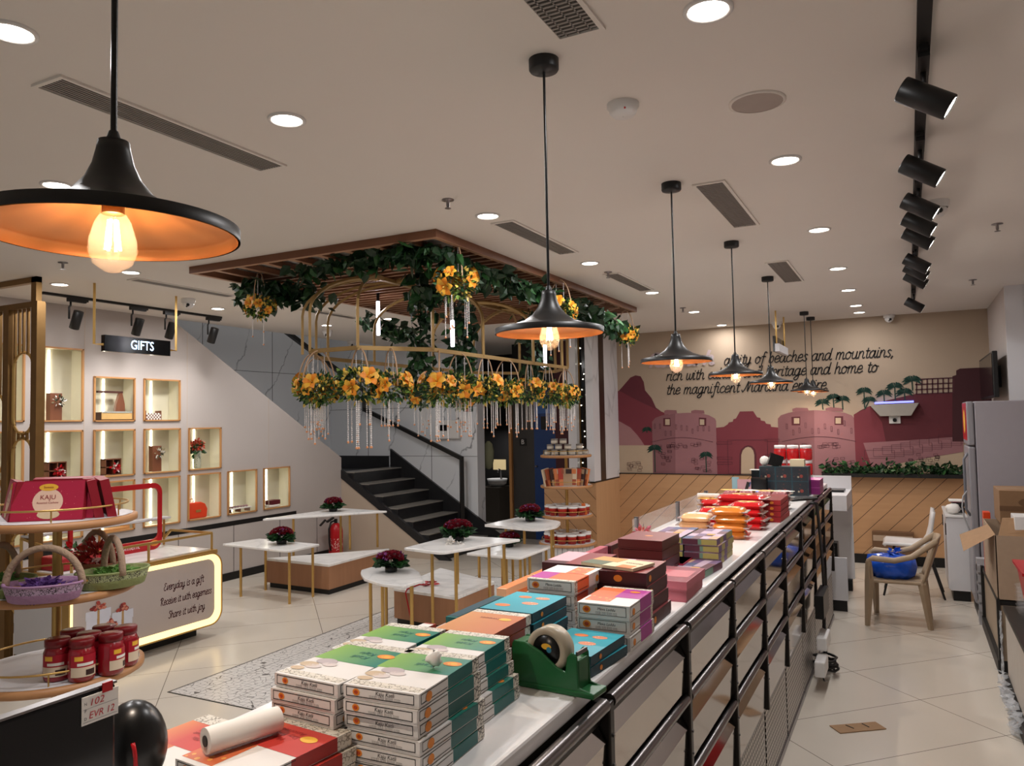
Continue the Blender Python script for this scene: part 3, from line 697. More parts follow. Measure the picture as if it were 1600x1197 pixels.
ivy('dense ivy garland along the trellis front left edge', [(-4.2, 4.1, 2.65), (-4.05, 3.95, 2.64), (-3.8, 4.0, 2.62), (-3.65, 4.15, 2.58)], 300, .07, .08, 1, .03)
ivy('dense ivy garland under the trellis front corner', [(-3.55, 3.85, 2.67), (-3.0, 3.78, 2.67), (-2.6, 3.75, 2.67), (-2.40, 3.8, 2.66)], 330, .05, .08, 2, .0)
ivy('ivy garland along the trellis right edge, near half', [(-2.4, 3.9, 2.62), (-2.42, 4.7, 2.62), (-2.40, 5.3, 2.62)], 340, .05, .085, 3, .03)
ivy('ivy garland along the trellis right edge, far half', [(-2.4, 5.4, 2.62), (-2.38, 6.2, 2.6), (-2.42, 7.1, 2.52)], 380, .06, .09, 4, .05)
ivy('ivy column hanging inside the birdcage, left one', [(-3.35, 5.0, 2.62), (-3.38, 5.02, 2.3), (-3.36, 5.0, 2.0), (-3.3, 5.0, 1.95)], 220, .055, .085, 5)
ivy('ivy column hanging inside the birdcage, second from left', [(-3.05, 5.1, 2.62), (-3.02, 5.1, 2.35), (-3.06, 5.12, 2.1), (-3.02, 5.1, 1.86)], 210, .05, .085, 6)
ivy('thin ivy strand hanging at the birdcage right side', [(-2.95, 6.1, 2.62), (-2.92, 6.12, 2.3), (-2.9, 6.1, 2.0)], 120, .06, .085, 7)
ivy('loose ivy tuft under the trellis far left edge', [(-4.2, 5.4, 2.62), (-4.2, 5.7, 2.55), (-4.15, 5.9, 2.5)], 120, .06, .085, 8, .05)
ivy('ivy tuft hanging beside the middle bouquet', [(-2.75, 4.1, 2.62), (-2.72, 4.15, 2.5), (-2.66, 4.1, 2.45)], 120, .06, .085, 9)

# flower baskets with bead strands
def lily_mesh():
    mb = MB()
    for k in range(6):
        a = PI/3*k; c, s_ = math.cos(a), math.sin(a)
        pts = []
        for (r, z, w) in ((.004, 0, .006), (.018, .018, .016), (.036, .026, .018), (.052, .018, .003)):
            pts += [(r*c-w*s_, r*s_+w*c, z), (r*c+w*s_, r*s_-w*c, z)]
        mb.add(pts, [(0, 2, 3, 1), (2, 4, 5, 3), (4, 6, 7, 5)], ORANGE if k % 2 else ORANGE2, True)
    mb.cyl((0, 0, 0), (0, 0, .03), .003, BUD, n=5)
    return mb.mesh('lily')
def strand_mesh(n, seed):
    mb = MB(); r = random.Random(seed); z = 0
    for k in range(n):
        z -= .0105
        mb.ball((0, 0, z), .0044, BEAD, 6, 4, ez=.8)
    mb.cyl((0, 0, 0), (0, 0, z), .0010, BEAD, n=4, caps=False); mb.ball((0, 0, z-.008), .0075, PEACHF, 7, 5)
    return mb.mesh('bead_strand')
LILY = lily_mesh(); STR = [strand_mesh(n, n) for n in (12, 15, 18, 21, 24)]
def foliage_mesh(seed, R):
    mb = MB(); r = random.Random(seed)
    for i in range(420):
        v = Vector((r.gauss(0, 1), r.gauss(0, 1), r.gauss(0, .8))).normalized()*R*r.uniform(.5, 1.0)
        v.z *= .85
        d = v.normalized()+Vector((0, 0, r.uniform(-.5, .4)))
        leaf(mb, v, d, r.uniform(.02, .038), r.choice((LEAF1, LEAF1, LEAF1, LEAF2, LEAF3, LEAF3, BUD)), r)
    for i in range(26):
        v = Vector((r.gauss(0, 1), r.gauss(0, 1), abs(r.gauss(0, .7)))).normalized()*R*r.uniform(.8, 1.15); v.z *= .8
        mb.ball(v, .008, r.choice((BUD, ORANGE2)), 6, 4, ez=1.5)
    return mb.mesh('foliage')
FOL = [foliage_mesh(k, .125) for k in range(3)]
def basket(x, y, z, k, label, group, scale=1.0, hoop=True, top=None, ns=7):
    r = random.Random(100+k)
    t = thing('hanging_bouquet', label, 'flower arrangement', (x, y, z), r.uniform(0, 6), group)
    t.scale = (scale,)*3
    if hoop:
        mb = MB(); hz = (CZ-z)/scale if top is None else top
        mb.tube([(.105*math.cos(a), 0, hz*math.sin(a)) for a in [PI*i/16 for i in range(17)]], .0048, mat('rope_rose', '#c09c7c', .6), 6); ob('hoop', mb, t)
    ob('foliage', FOL[k % 3], t)
    for i in range(7):
        a = 2*PI*i/7+r.uniform(-.5, .5); o = ob('lily', LILY, t); el = r.uniform(-.5, .6)
        o.location = (.105*math.cos(a), .105*math.sin(a), .01+.09*el)
        o.rotation_euler = Vector((math.cos(a), math.sin(a), el)).to_track_quat('Z', 'Y').to_euler(); s = r.uniform(.75, 1.25); o.scale = (s, s, s)
    for i in range(ns):
        a = r.uniform(0, 2*PI); q = r.uniform(.02, .085)
        ob('bead_strand', r.choice(STR), t, (q*math.cos(a), q*math.sin(a), -.085))
    if hoop:
        for i in range(2):
            o = ob('bead_strand', STR[1], t, ((i-.5)*.07, 0, hz*.9))
GB = 'orange lily baskets hung around the birdcage ring'
BK = [(OCT[7][0]+.01, OCT[7][1]), (OCT[0][0]-.1, OCT[0][1]+.14), (-.12, -hl+.0), (.19, -hl+.02), (.33, -hl+.16), (hw, -1.05), (hw, -.78), (hw, -.42), (hw, -.08), (hw, .32), (hw, .68), (hw, 1.05), (hw-.15, hl-.1), (-hw, .2), (-hw, .9)]
BL = ['leftmost on the ring, before the stair rail', 'second from left on the ring, overlapping the leftmost one', 'third from left, hung at the front of the ring', 'large one at the front right of the ring', 'at the ring corner, its beads caught up in front', 'first along the ring right side after the corner', 'second along the ring right side, before the meter box', 'third along the ring right side', 'fourth along the ring right side', 'fifth along the ring right side, before the dark doorway', 'sixth along the ring right side, before the grey door', 'seventh along the ring right side, before the blue door', 'rightmost on the ring, before the white column', 'small one at the back of the ring, left', 'small one at the back of the ring, right']
for k, ((x, y), w) in enumerate(zip(BK, BL)):
    basket(CX+x, CY+y, 1.87-.012*(k % 3), k, 'orange lily basket with bead strands, '+w, GB, 1.0 if k not in (3,) else 1.15, ns=11)
GB2 = 'lily bouquets hung from the trellis edge'
basket(-3.90, 3.86, 2.43, 31, 'orange lily bouquet hung at the trellis left corner', GB2, .8, True, .3, 3)
basket(-2.36, 3.9, 2.45, 32, 'orange lily bouquet glowing under the trellis front right edge', GB2, .95, True, .25, 8)
basket(-2.30, 5.3, 2.44, 33, 'orange lily bouquet half hidden behind the second pendant', GB2, .95, True, .25, 5)
basket(-2.35, 6.95, 2.42, 34, 'orange lily bouquet at the trellis far right corner', GB2, .9, True, .25, 5)
# ------------------------------------------------------------------ gift wall niches and what stands in them
for i, (y0, z0, w, h) in enumerate(NICHES):
    row = 'tall top row' if h > .6 else 'top row' if z0 > 1.6 else 'middle row' if z0 > 1 else 'bottom row'
    same = sorted(n[0] for n in NICHES if abs(n[1]-z0) < .1 and (n[3] > .6) == (h > .6)); k = same.index(y0)
    t = thing('wall_niche', 'lit oak-framed gift niche, %s from left in the %s' % (('first', 'second', 'third', 'fourth', 'fifth', 'sixth', 'seventh')[k], row), 'niche', (XL, y0+w/2, z0), 0, 'lit gift niches in the left wall')
    a = w/2
    mb = MB(); e = .012
    mb.box(-.004, .016, -a-.002, -a+e, 0, h, OAKF); mb.box(-.004, .016, a-e, a+.002, 0, h, OAKF); mb.box(-.004, .016, -a, a, 0, e, OAKF); mb.box(-.004, .016, -a, a, h-e, h+.002, OAKF)
    ob('oak_frame', mb, t)
    mb = MB(); D = .16
    mb.poly([(-D, -a, 0), (-D, a, 0), (-D, a, h), (-D, -a, h)], NICHE); mb.poly([(0, -a, 0), (-D, -a, 0), (-D, -a, h), (0, -a, h)], NICHE)
    mb.poly([(0, a, 0), (0, a, h), (-D, a, h), (-D, a, 0)], NICHE); mb.poly([(0, -a, 0), (0, a, 0), (-D, a, 0), (-D, -a, 0)], NICHE); mb.poly([(0, -a, h), (-D, -a, h), (-D, a, h), (0, a, h)], NICHE)
    ob('lining', mb, t)
    mb = MB(); mb.box(-D+.001, -D+.010, -.005, .005, .012, h-.012, LEDW); ob('led_strip', mb, t)
NX = XL-.065
WALN = mat_wood('walnut', '#6e4028', '#835036', 2); WALD = mat_wood('walnut_dark', '#3f1f18', '#52291f', 2)
def bloom(mb, c, r, n, mts, seed, s=.02):
    q = random.Random(seed)
    for i in range(n):
        v = Vector((q.gauss(0, 1), q.gauss(0, 1), q.gauss(0, 1))).normalized()*r*q.uniform(.3, 1)
        leaf(mb, Vector(c)+v, v, s*q.uniform(.7, 1.3), q.choice(mts), q)
def plank(y, z, w, h, label, seed):
    t = thing('wooden_gift_box', label, 'gift box', (NX, y, z)); mb = MB(); mb.box(-.03, .03, -w/2, w/2, .0125, h, WALN); ob('box_body', mb, t, bevel=.003)
    mb = MB(); bloom(mb, (.04, .015, h-.07), .04, 60, [PAPER, mat('dried_flower', '#8f8468', .8), LEAF1], seed, .025); ob('dried_flowers', mb, t)
plank(4.085, 1.69, .105, .245, 'tall wooden gift box with dried white flowers, in the tall lit niche', 3)
plank(5.085, 1.187, .10, .26, 'slim wooden gift box with dried flowers in the middle row third visible niche', 4)
def compart(y, z, label, seed):
    t = thing('gift_crate', label, 'gift box', (NX, y, z)); s = .16; mb = MB()
    mb.box(-.035, -.028, -s/2, s/2, .0125, s, WALD)
    for a in (-s/2, -.004, s/2-.008): mb.box(-.035, .035, a, a+.008, .0125, s, WALN)
    for b in (.0125, s/2, s-.008): mb.box(-.035, .035, -s/2, s/2, b, b+.008, WALN)
    ob('crate', mb, t)
    mb = MB(); bloom(mb, (.045, .01, s*.5), .03, 50, [RED, mat('bow_pink', '#d8606c', .5), RED, PAPER], seed, .028); ob('red_bow', mb, t)
compart(4.10, 1.187, 'four-compartment wooden gift crate with red bow, left of the two', 1)
compart(4.62, 1.187, 'four-compartment wooden gift crate with red bow, right of the two', 2)
t = thing('fringed_hamper', 'wooden hamper with straw fringe skirt, tapered post and dark cross bar', 'hamper', (NX+.005, 4.65, 1.687))
mb = MB(); mb.box(-.05, .05, -.17, .14, .0125, .085, WALD); ob('tray', mb, t)
mb = MB()
for k in range(46): y = -.165+.3*k/45; mb.box(.05, .058, y-.003, y+.003, .02, .085, mat('straw', '#d3ad6e', .8)); mb.box(.05, .061, y-.003, y+.003, .078, .092, LEAF1 if k % 2 else PAPER)
ob('straw_fringe', mb, t)
mb = MB(); mb.prism([(-.02, .0, .085), (-.02, .10, .085), (-.02, .095, .16), (-.02, .07, .265), (-.02, .045, .265), (-.02, .01, .16)], (.03, 0, 0), WALN); ob('tapered_post', mb, t)
mb = MB(); mb.box(-.02, .01, -.17, .075, .262, .28, WALD); ob('cross_bar', mb, t)
t = thing('gingham_crate', 'small wooden crate lined with checked cloth in the top row niche', 'crate', (NX+.005, 5.03, 1.687))
mb = MB(); mb.box(-.04, .04, -.09, -.08, .0125, .10, WALN); mb.box(-.04, .04, .08, .09, .0125, .10, WALN); mb.box(-.04, -.03, -.09, .09, .0125, .07, WALN); mb.box(-.04, .04, -.09, .09, .0125, .02, WALN); ob('crate', mb, t)
mb = MB()
for k in range(10):
    for j in range(4): mb.box(.035, .042, -.08+.016*k, -.064+.016*k, .0135+.016*j, .0295+.016*j, PAPER if (k+j) % 2 else mat('check_brown', '#7a5a4e', .8))
ob('checked_cloth', mb, t)
t = thing('flower_vase', 'tall pebbled glass vase with red flowers in the fourth middle row niche', 'vase', (NX, 5.585, 1.187))
mb = MB(); mb.lathe([(.03, .0125), (.036, .02), (.036, .17), (.04, .19)], mat_dots('pebble_glass', '#c9cdb8', '#56604a', 80, .3), 20); ob('vase', mb, t)
mb = MB(); bloom(mb, (0, 0, .25), .06, 260, [mat('gerbera', '#c9442c', .6), mat('gerbera', '#c9442c', .6), mat('pale_pink', '#d9a08c', .6), MATS['gerbera']], 5, .024); ob('flowers', mb, t)
mb = MB(); bloom(mb, (0, 0, .205), .05, 40, [LEAF2, LEAF1], 6, .05); ob('foliage', mb, t)
t = thing('red_flower_pot', 'red flowers with green leaves in the far left tall niche', 'flower arrangement', (NX, 3.53, 1.69))
mb = MB(); bloom(mb, (0, 0, .2), .06, 80, [RED, mat('gerbera', '#c9442c', .6), LEAF2], 8, .04); ob('flowers', mb, t)
mb = MB(); mb.lathe([(.03, .0125), (.04, .15)], WHITEP, 16); ob('pot', mb, t)
t = thing('toy_suitcase', 'small orange-red hard suitcase with gold clasp in a bottom row niche', 'suitcase', (NX+.01, 5.53, .683))
ORR = mat('case_orange', '#d8401e', .35); mb = MB(); mb.prism([(-.045, -.11, .0125), (-.045, .13, .0125), (-.045, .14, .10), (-.045, .11, .155), (-.045, .06, .175), (-.045, -.10, .175), (-.045, -.12, .12)], (.09, 0, 0), ORR); ob('case_body', mb, t, bevel=.01)
mb = MB(); mb.box(.045, .05, -.01, .05, .075, .1, BRASS); ob('clasp', mb, t)
mb = MB(); mb.tube([(0, -.09, .175), (0, -.085, .21), (0, -.01, .21), (0, -.005, .175)], .006, BRASS, 6); ob('handle', mb, t)
t = thing('treat_tray', 'low wire tray of small treats in the second bottom niche from right', 'tray', (NX+.005, 6.12, .683))
mb = MB(); mb.box(-.05, .05, -.15, .15, .05, .058, PAPER)
for y in (-.13, 0, .13): mb.box(-.04, .04, y-.003, y+.003, .0125, .05, WALN)
ob('tray', mb, t)
for k in range(7): mb = MB(); mb.ball((0, -.12+.04*k, .07), .018, mat('treat_mauve', '#8f7072', .6), 8, 5, ez=.6); ob('treat', mb, t)
t = thing('gift_parcel', 'maroon gift parcel on a stack of cloth in the last bottom niche', 'parcel', (NX, 6.63, .683))
mb = MB(); mb.box(-.06, .06, -.12, .06, .0125, .04, PAPER); ob('folded_cloth', mb, t, bevel=.008)
mb = MB(); mb.box(-.05, .05, -.06, .08, .041, .09, mat('parcel_maroon', '#5c1722', .5)); ob('parcel', mb, t, bevel=.004)
t = thing('wooden_tray', 'light wooden tray in the bottom niche behind the showcase', 'tray', (NX, 4.6, .683)); mb = MB(); mb.box(-.06, .06, -.17, .17, .0125, .03, OAKF); mb.box(-.06, .06, -.17, -.16, .03, .06, OAKF); mb.box(-.06, .06, .16, .17, .03, .06, OAKF); ob('tray', mb, t)

# ------------------------------------------------------------------ gift showcase with glowing rounded front
def rrect(w, h, r, n=8):
    P = []
    for cx, cy, a0 in ((w/2-r, h/2-r, 0), (-w/2+r, h/2-r, 90), (-w/2+r, -h/2+r, 180), (w/2-r, -h/2+r, 270)):
        P += [(cx+r*math.cos(math.radians(a0+90*k/n)), cy+r*math.sin(math.radians(a0+90*k/n))) for k in range(n+1)]
    return P
def ring_prism(mb, outer, inner, x0, x1, mt, mt2=None):
    n = len(outer); V = [(x1, a, b) for a, b in outer]+[(x1, a, b) for a, b in inner]+[(x0, a, b) for a, b in outer]+[(x0, a, b) for a, b in inner]
    mb.add(V, [(i, (i+1) % n, n+(i+1) % n, n+i) for i in range(n)], mt2 or mt)
    mb.add(V, [(2*n+i, 2*n+(i+1) % n, (i+1) % n, i) for i in range(n)]+[(n+i, n+(i+1) % n, 3*n+(i+1) % n, 3*n+i) for i in range(n)], mt)
t = thing('gift_showcase', 'white gift showcase counter with glowing rounded front and gold glass rail', 'counter', (-4.87, 3.775, 0))
kw, kz0, kz1 = 1.25, .09, .645; km = (kz0+kz1)/2
mb = MB(); mb.box(-.62, -.02, -kw/2+.03, kw/2-.05, .10, .63, WHITEL); ob('cabinet', mb, t)
mb = MB(); mb.box(-.6, -.13, -kw/2+.08, kw/2-.12, 0, .1, BLACKG); ob('plinth', mb, t)
mb = MB(); o1 = rrect(kw, kz1-kz0, .11); i1 = rrect(kw-.02, kz1-kz0-.02, .10); i2 = rrect(kw-.10, kz1-kz0-.10, .07)
o1, i1, i2 = [[(a, b+km) for a, b in L] for L in (o1, i1, i2)]
ring_prism(mb, o1, i1, -.05, .02, BRASS); ob('gold_rim', mb, t)
mb = MB(); V = [(.014, a, b) for a, b in i1]+[(-.012, a, b) for a, b in i2]; n = len(i1); mb.add(V, [(i, (i+1) % n, n+(i+1) % n, n+i) for i in range(n)], LEDG); ob('light_band', mb, t)
mb = MB(); mb.poly([(-.012, a, b) for a, b in i2], mat('panel_taupe', '#b9ada8', .6, vary=.01)); pn = ob('front_panel', mb, t)
INKM = mat('ink_maroon', '#4a1820', .6, vary=0)
mb = MB()
for s_, yy, zz, ww in (('Everyday is a gift', .29, .448, .36), ('Receive it with eagerness', .315, .345, .46), ('Share it with joy', .315, .24, .33)):
    script_text(mb, s_, (-.0105, yy, zz), (0, 1, 0), (0, 0, 1), .032, INKM, .2, .15, ww)
ob('lettering', mb, pn)
mb = MB(); GW = mat('gift_white', '#cfd0dc', .6); GR = mat('gift_bow', '#a33e33', .5)
for (yc, zb, w, h) in ((-.22, .155, .15, .21), (-.40, .21, .17, .20), (-.31, .14, .08, .14)):
    mb.box(-.0115, -.0085, yc-w/2, yc+w/2, zb, zb+h*.75, GW); mb.box(-.0112, -.0065, yc-w/2-.006, yc+w/2+.006, zb+h*.72, zb+h, GW); mb.box(-.011, -.006, yc-.008, yc+.008, zb, zb+h, mat('ribbon_gold', '#b08c5c', .5))
    qb = random.Random(int(zb*100))
    for k in range(22): a = PI*qb.random(); mb.ball((-.009+.0002*k, yc+.055*qb.random()*math.cos(a), zb+h+.05*qb.random()*abs(math.sin(a))+.004), .014, qb.choice((GR, mat('gift_bow2', '#c9826c', .5), mat('gift_bow3', '#7d2a28', .5))), 8, 5, ex=.12, ez=.7)
ob('gift_print', mb, pn)
mb = MB(); mb.box(-.62, .0, -kw/2+.02, kw/2-.03, .63, .66, BRASS); ob('gold_base', mb, t)
mb = MB(); mb.box(-.58, -.04, -kw/2+.06, kw/2-.07, .655, .668, TOPM); ob('display_deck', mb, t)
mb = MB(); b = .009
def bar(p, q): mb.tube([p, q], b, BRASS, 4, flat=(1.3, 1.3))
ya, yb = -kw/2+.05, kw/2-.06
for p, q in (((-.03, ya, .79), (-.03, yb, .79)), ((-.03, ya, .66), (-.03, ya, .79)), ((-.03, yb, .66), (-.03, yb, .79)), ((-.03, 0, .66), (-.03, 0, .79)), ((-.58, ya, .88), (-.58, yb, .88)), ((-.58, yb, .66), (-.58, yb, .88)), ((-.58, 0, .66), (-.58, 0, .88)), ((-.58, ya, .66), (-.58, ya, .88)), ((-.03, yb, .79), (-.5, yb, .79)), ((-.5, yb, .79), (-.58, yb, .72)), ((-.03, ya, .79), (-.58, ya, .88))): bar(p, q)
ob('gold_rails', mb, t)
mb = MB(); mb.box(-.59, -.50, ya, yb, .885, .90, WHITEL); ob('top_ledge', mb, t)
t = thing('photo_frame_prop', 'red rounded selfie frame with white lettering behind the gift showcase', 'photo frame', (-5.32, 3.83, .668))
o1 = [(a, b+.26) for a, b in rrect(.76, .52, .08)]; i1 = [(a, b+.28) for a, b in rrect(.71, .40, .05)]
mb = MB(); ring_prism(mb, o1, i1, -.012, .012, RED); ob('frame', mb, t)
mb = MB(); put_text(mb, '#moment', (.0135, .06, .045), (0, 1, 0), (0, 0, 1), .06, WHITEP); ob('lettering', mb, t)
mb = MB(); mb.ball((.013, .31, .05), .04, LOGO, 14, 6, ex=.1, ez=.6); ob('gold_emblem', mb, t)
t = thing('gift_hamper', 'red wrapped hamper lying inside the gift showcase', 'hamper', (-5.2, 3.38, .668)); mb = MB(); mb.box(-.12, .12, -.14, .14, 0, .09, REDM); ob('box', mb, t, bevel=.01); mb = MB(); bloom(mb, (0, .05, .11), .06, 60, [RED, PAPER, LEAF2], 9, .04); ob('bow', mb, t)

# ------------------------------------------------------------------ brass screen
t = thing('brass_screen', 'gold slatted screen with oval openings at the left edge', 'screen', (-5.32, 3.22, 0))
mb = MB()
for x in (0, -.33, -.66, -.99): mb.box(x-.032, x+.032, -.03, .03, 0, 2.5, BRASSD)
mb.box(-1.02, .03, -.028, .028, 2.47, 2.51, BRASSD); ob('posts', mb, t)
mb = MB()
for x in (-.165, -.495, -.825):
    sh = 0 if x == -.165 else -.28
    ov = [(z0+sh, z0+sh+.56) for z0 in (.35, 1.0, 1.6)]
    for dx in (-.1, -.05, 0, .05, .1):
        zc = 0.02; cuts = []
        for a, b_ in ov:
            r_ = .11; q = math.sqrt(max(0, r_*r_-dx*dx)); cuts.append((a+r_-q, b_-r_+q))
        for a, b_ in cuts+[(2.47, 2.5)]:
            if a > zc: mb.box(x+dx-.0045, x+dx+.0045, -.01, .01, zc, a, BRASSD)
            zc = b_
ob('slats', mb, t)
mb = MB()
for x in (-.165, -.495, -.825):
    sh = 0 if x == -.165 else -.28
    for z0 in (.35, 1.0, 1.6): mb.tube([(x+a, 0, z0+sh+.28+b_) for a, b_ in rrect(.23, .57, .115, 6)], .01, BRASS, 4, True, flat=(1.3, .9))
ob('oval_rings', mb, t)
mb = MB(); mb.box(-.14, -.08, .03, .07, 2.5, H, BRASSD); mb.box(-1.1, -.08, .03, .07, 2.66, H, BRASSD); ob('ceiling_bracket', mb, t)

# ------------------------------------------------------------------ round display towers
def tower(name_label, x, y, shelves, top_pole):
    t = thing('display_tower', name_label, 'display stand', (x, y, 0))
    mb = MB(); mb.cyl((0, 0, .28), (0, 0, top_pole), .017, BRASS, n=16); ob('pole', mb, t)
    for z, R in shelves:
        mb = MB(); mb.lathe([(.001, -.03), (R-.01, -.03), (R, -.024), (R, -.004), (R-.02, 0)], OAK, 48); sh = ob('shelf', mb, t, (0, 0, z))
        mb = MB(); mb.disc((0, 0, .0008), R-.018, WHITEL, 48); ob('shelf_surface', mb, sh)
        mb = MB(); rr = R-.035; mb.tube([(rr*math.cos(2*PI*k/40), rr*math.sin(2*PI*k/40), .045) for k in range(40)], .004, BRASS, 6, True)
        for k in range(6): a = PI/3*k+.4; mb.cyl((rr*math.cos(a), rr*math.sin(a), 0), (rr*math.cos(a), rr*math.sin(a), .045), .003, BRASS, n=6)
        ob('rail', mb, sh)
    z0, R0 = shelves[-1]
    mb = MB()
    for k in range(32):
        a0, a1 = 2*PI*k/32+.01, 2*PI*(k+1)/32-.01; r_ = R0-.03
        mb.prism([(r_*math.cos(a0), r_*math.sin(a0), 0), (r_*math.cos(a1), r_*math.sin(a1), 0), ((r_-.02)*math.cos(a1), (r_-.02)*math.sin(a1), 0), ((r_-.02)*math.cos(a0), (r_-.02)*math.sin(a0), 0)], (0, 0, z0-.03), WHITEL)
    ob('slatted_base', mb, t)
tower('round oak and brass display tower near the camera holding baskets and jars', -3.0, 1.9, [(1.28, .285), (1.01, .28), (.70, .312), (.37, .32)], 1.28)
tower('round oak and brass display tower beside the timber wall holding tubs and books', -3.42, 7.95, [(1.24, .285), (.905, .29), (.58, .29), (.28, .32)], 1.24)

# kaju boxes on top shelf of the near tower
KD = mat_dots('kaju_pink', '#ad1d3f', '#e08a8a', 75, .09); KS = mat('kaju_side', '#8c1526', .4); KC = mat('kaju_cream', '#eac5ae', .5)
def kaju():
    t = thing('sweet_box', 'x', 'sweet box'); w, h, d = .25, .15, .032
    mb = MB(); mb.box(-w/2, w/2, 0, d, 0, h, KS); mb.poly([(-w/2+.002, -.0005, .002), (w/2-.002, -.0005, .002), (w/2-.002, -.0005, h-.002), (-w/2+.002, -.0005, h-.002)], KD); ob('carton', mb, t)
    F = frame((0, -.0012, h*.5), (1, 0, 0), (0, 0, 1))
    mb = MB(); mb.disc((0, -.004, 0), .055, KC, 28, F, .95, .9); mb.disc((.005, -.052, .0003), .03, mat('cashew', '#d8c09c', .6), 16, F, 1.3, .55)
    mb.disc((0, .05, .0006), .03, LOGOY, 20, F, 1.1, .45); put_text(mb, 'KAJU', (0, -.0022, h*.5+.012), (1, 0, 0), (0, 0, 1), .024, KS); put_text(mb, 'Roasted Cashew', (0, -.0022, h*.5-.008), (1, 0, 0), (0, 0, 1), .011, KS); put_text(mb, 'Sweets', (0, -.0025, h*.5+.05), (1, 0, 0), (0, 0, 1), .012, KS)
    ob('printed_label', mb, t)
    return t
k0 = kaju(); TOPZ = 1.281
ang = math.radians(38)
def put_tower(o, lx, ly, rz, tilt, label):
    # lx along the viewer's right, ly away from the viewer, about the tower axis
    c, s_ = math.cos(ang), math.sin(ang)
    o.location = (-3.0+c*lx-s_*ly, 1.9+s_*lx+c*ly, TOPZ); o.rotation_euler = (tilt, 0, ang+rz); o['label'] = label; o['group'] = 'red cashew boxes on the near tower'
G = [(.02, -.165, .02, -.2, 'pink dotted cashew box facing the camera at the front of the tower top'), (.045, -.125, .02, -.2, 'pink dotted cashew box directly behind the front one'), (-.17, -.05, -1.1, -.2, 'red cashew box leaning at the left of the tower top'), (.16, -.0, 1.95, -.2, 'red cashew box leaning at the right of the tower top, inner one'),
     (.20, .02, 1.95, -.2, 'red cashew box leaning at the right of the tower top, outer one'), (.0, .15, PI, -.2, 'red cashew box standing at the back of the tower top')]
for i, (lx, ly, rz, ti, lb) in enumerate(G):
    o = k0 if i == 0 else dup(k0, (0, 0, 0)); put_tower(o, lx, ly, rz, ti, lb)
# baskets on shelf two
def gift_basket(name, x, y, rz, c1, c2, net, label, R=.135):
    t = thing('gift_basket', label, 'basket', (x, y, 1.0112), rz, 'oval gift baskets on the near tower')
    m1 = mat(name+'_cane', c1, .7, bump=.4, scale=60); m2 = mat_pattern(name+'_band', c2, '#2a2226', 120)
    mb = MB(); mb.lathe([(R*.80, 0), (R*.86, .004), (R*.93, .032)], m1, 32, ey=.7); mb.lathe([(R*.93, .032), (R*.98, .056)], m2, 32, ey=.7); mb.lathe([(R*.98, .056), (R*1.02, .060), (R*1.0, .066), (R*.93, .064), (R*.88, .03), (.001, .03)], m1, 32, ey=.7); ob('bowl', mb, t)
    mb = MB(); mb.tube([(0, -R*.68*math.cos(a), .05+.135*math.sin(a)) for a in [PI*k/18 for k in range(19)]] if net == 'side' else [(R*.95*math.cos(a), 0, .05+.135*math.sin(a)) for a in [PI*k/18 for k in range(19)]], .0125, mat('jute', '#a38a74', .85, bump=.5, scale=90), 8); ob('handle', mb, t)
    mb = MB(); bloom(mb, (.0, 0, .062), R*.55, 330, [mat(name+'_net', {'lav': '#5c3a7c', 'grn': '#5f8a3e', 'gr2': '#4f7a3a'}[name], .8)], 11, .024); o = ob('net_filling', mb, t); o.scale = (1.2, .8, .55)
gift_basket('lav', -2.79, 1.72, math.radians(36), '#a07a9c', '#b79cb8', 'x', 'lavender oval gift basket with purple net and jute handle')
gift_basket('grn', -2.775, 1.98, math.radians(75), '#8a935e', '#a9b184', 'side', 'green oval gift basket with green net at the right of the shelf')
gift_basket('gr2', -3.03, 1.70, math.radians(20), '#7d8650', '#9aa374', 'side', 'green oval gift basket cut by the left edge of the photo')
t = thing('gift_basket', 'red net gift basket at the back of the tower shelf', 'basket', (-3.03, 2.09, 1.0112), 0, 'oval gift baskets on the near tower')
mb = MB(); mb.lathe([(.09, 0), (.11, .06), (.1, .06), (.001, .03)], mat('cane_brown', '#8a5a3c', .7), 24, ey=.7); ob('bowl', mb, t); mb = MB(); bloom(mb, (0, 0, .07), .075, 260, [REDM, mat('net_rust', '#a8382a', .7)], 3, .025); ob('net_filling', mb, t)
mb = MB(); mb.tube([(.10*math.cos(a), 0, .05+.13*math.sin(a)) for a in [PI*k/18 for k in range(19)]], .012, MATS['jute'], 8); ob('handle', mb, t)
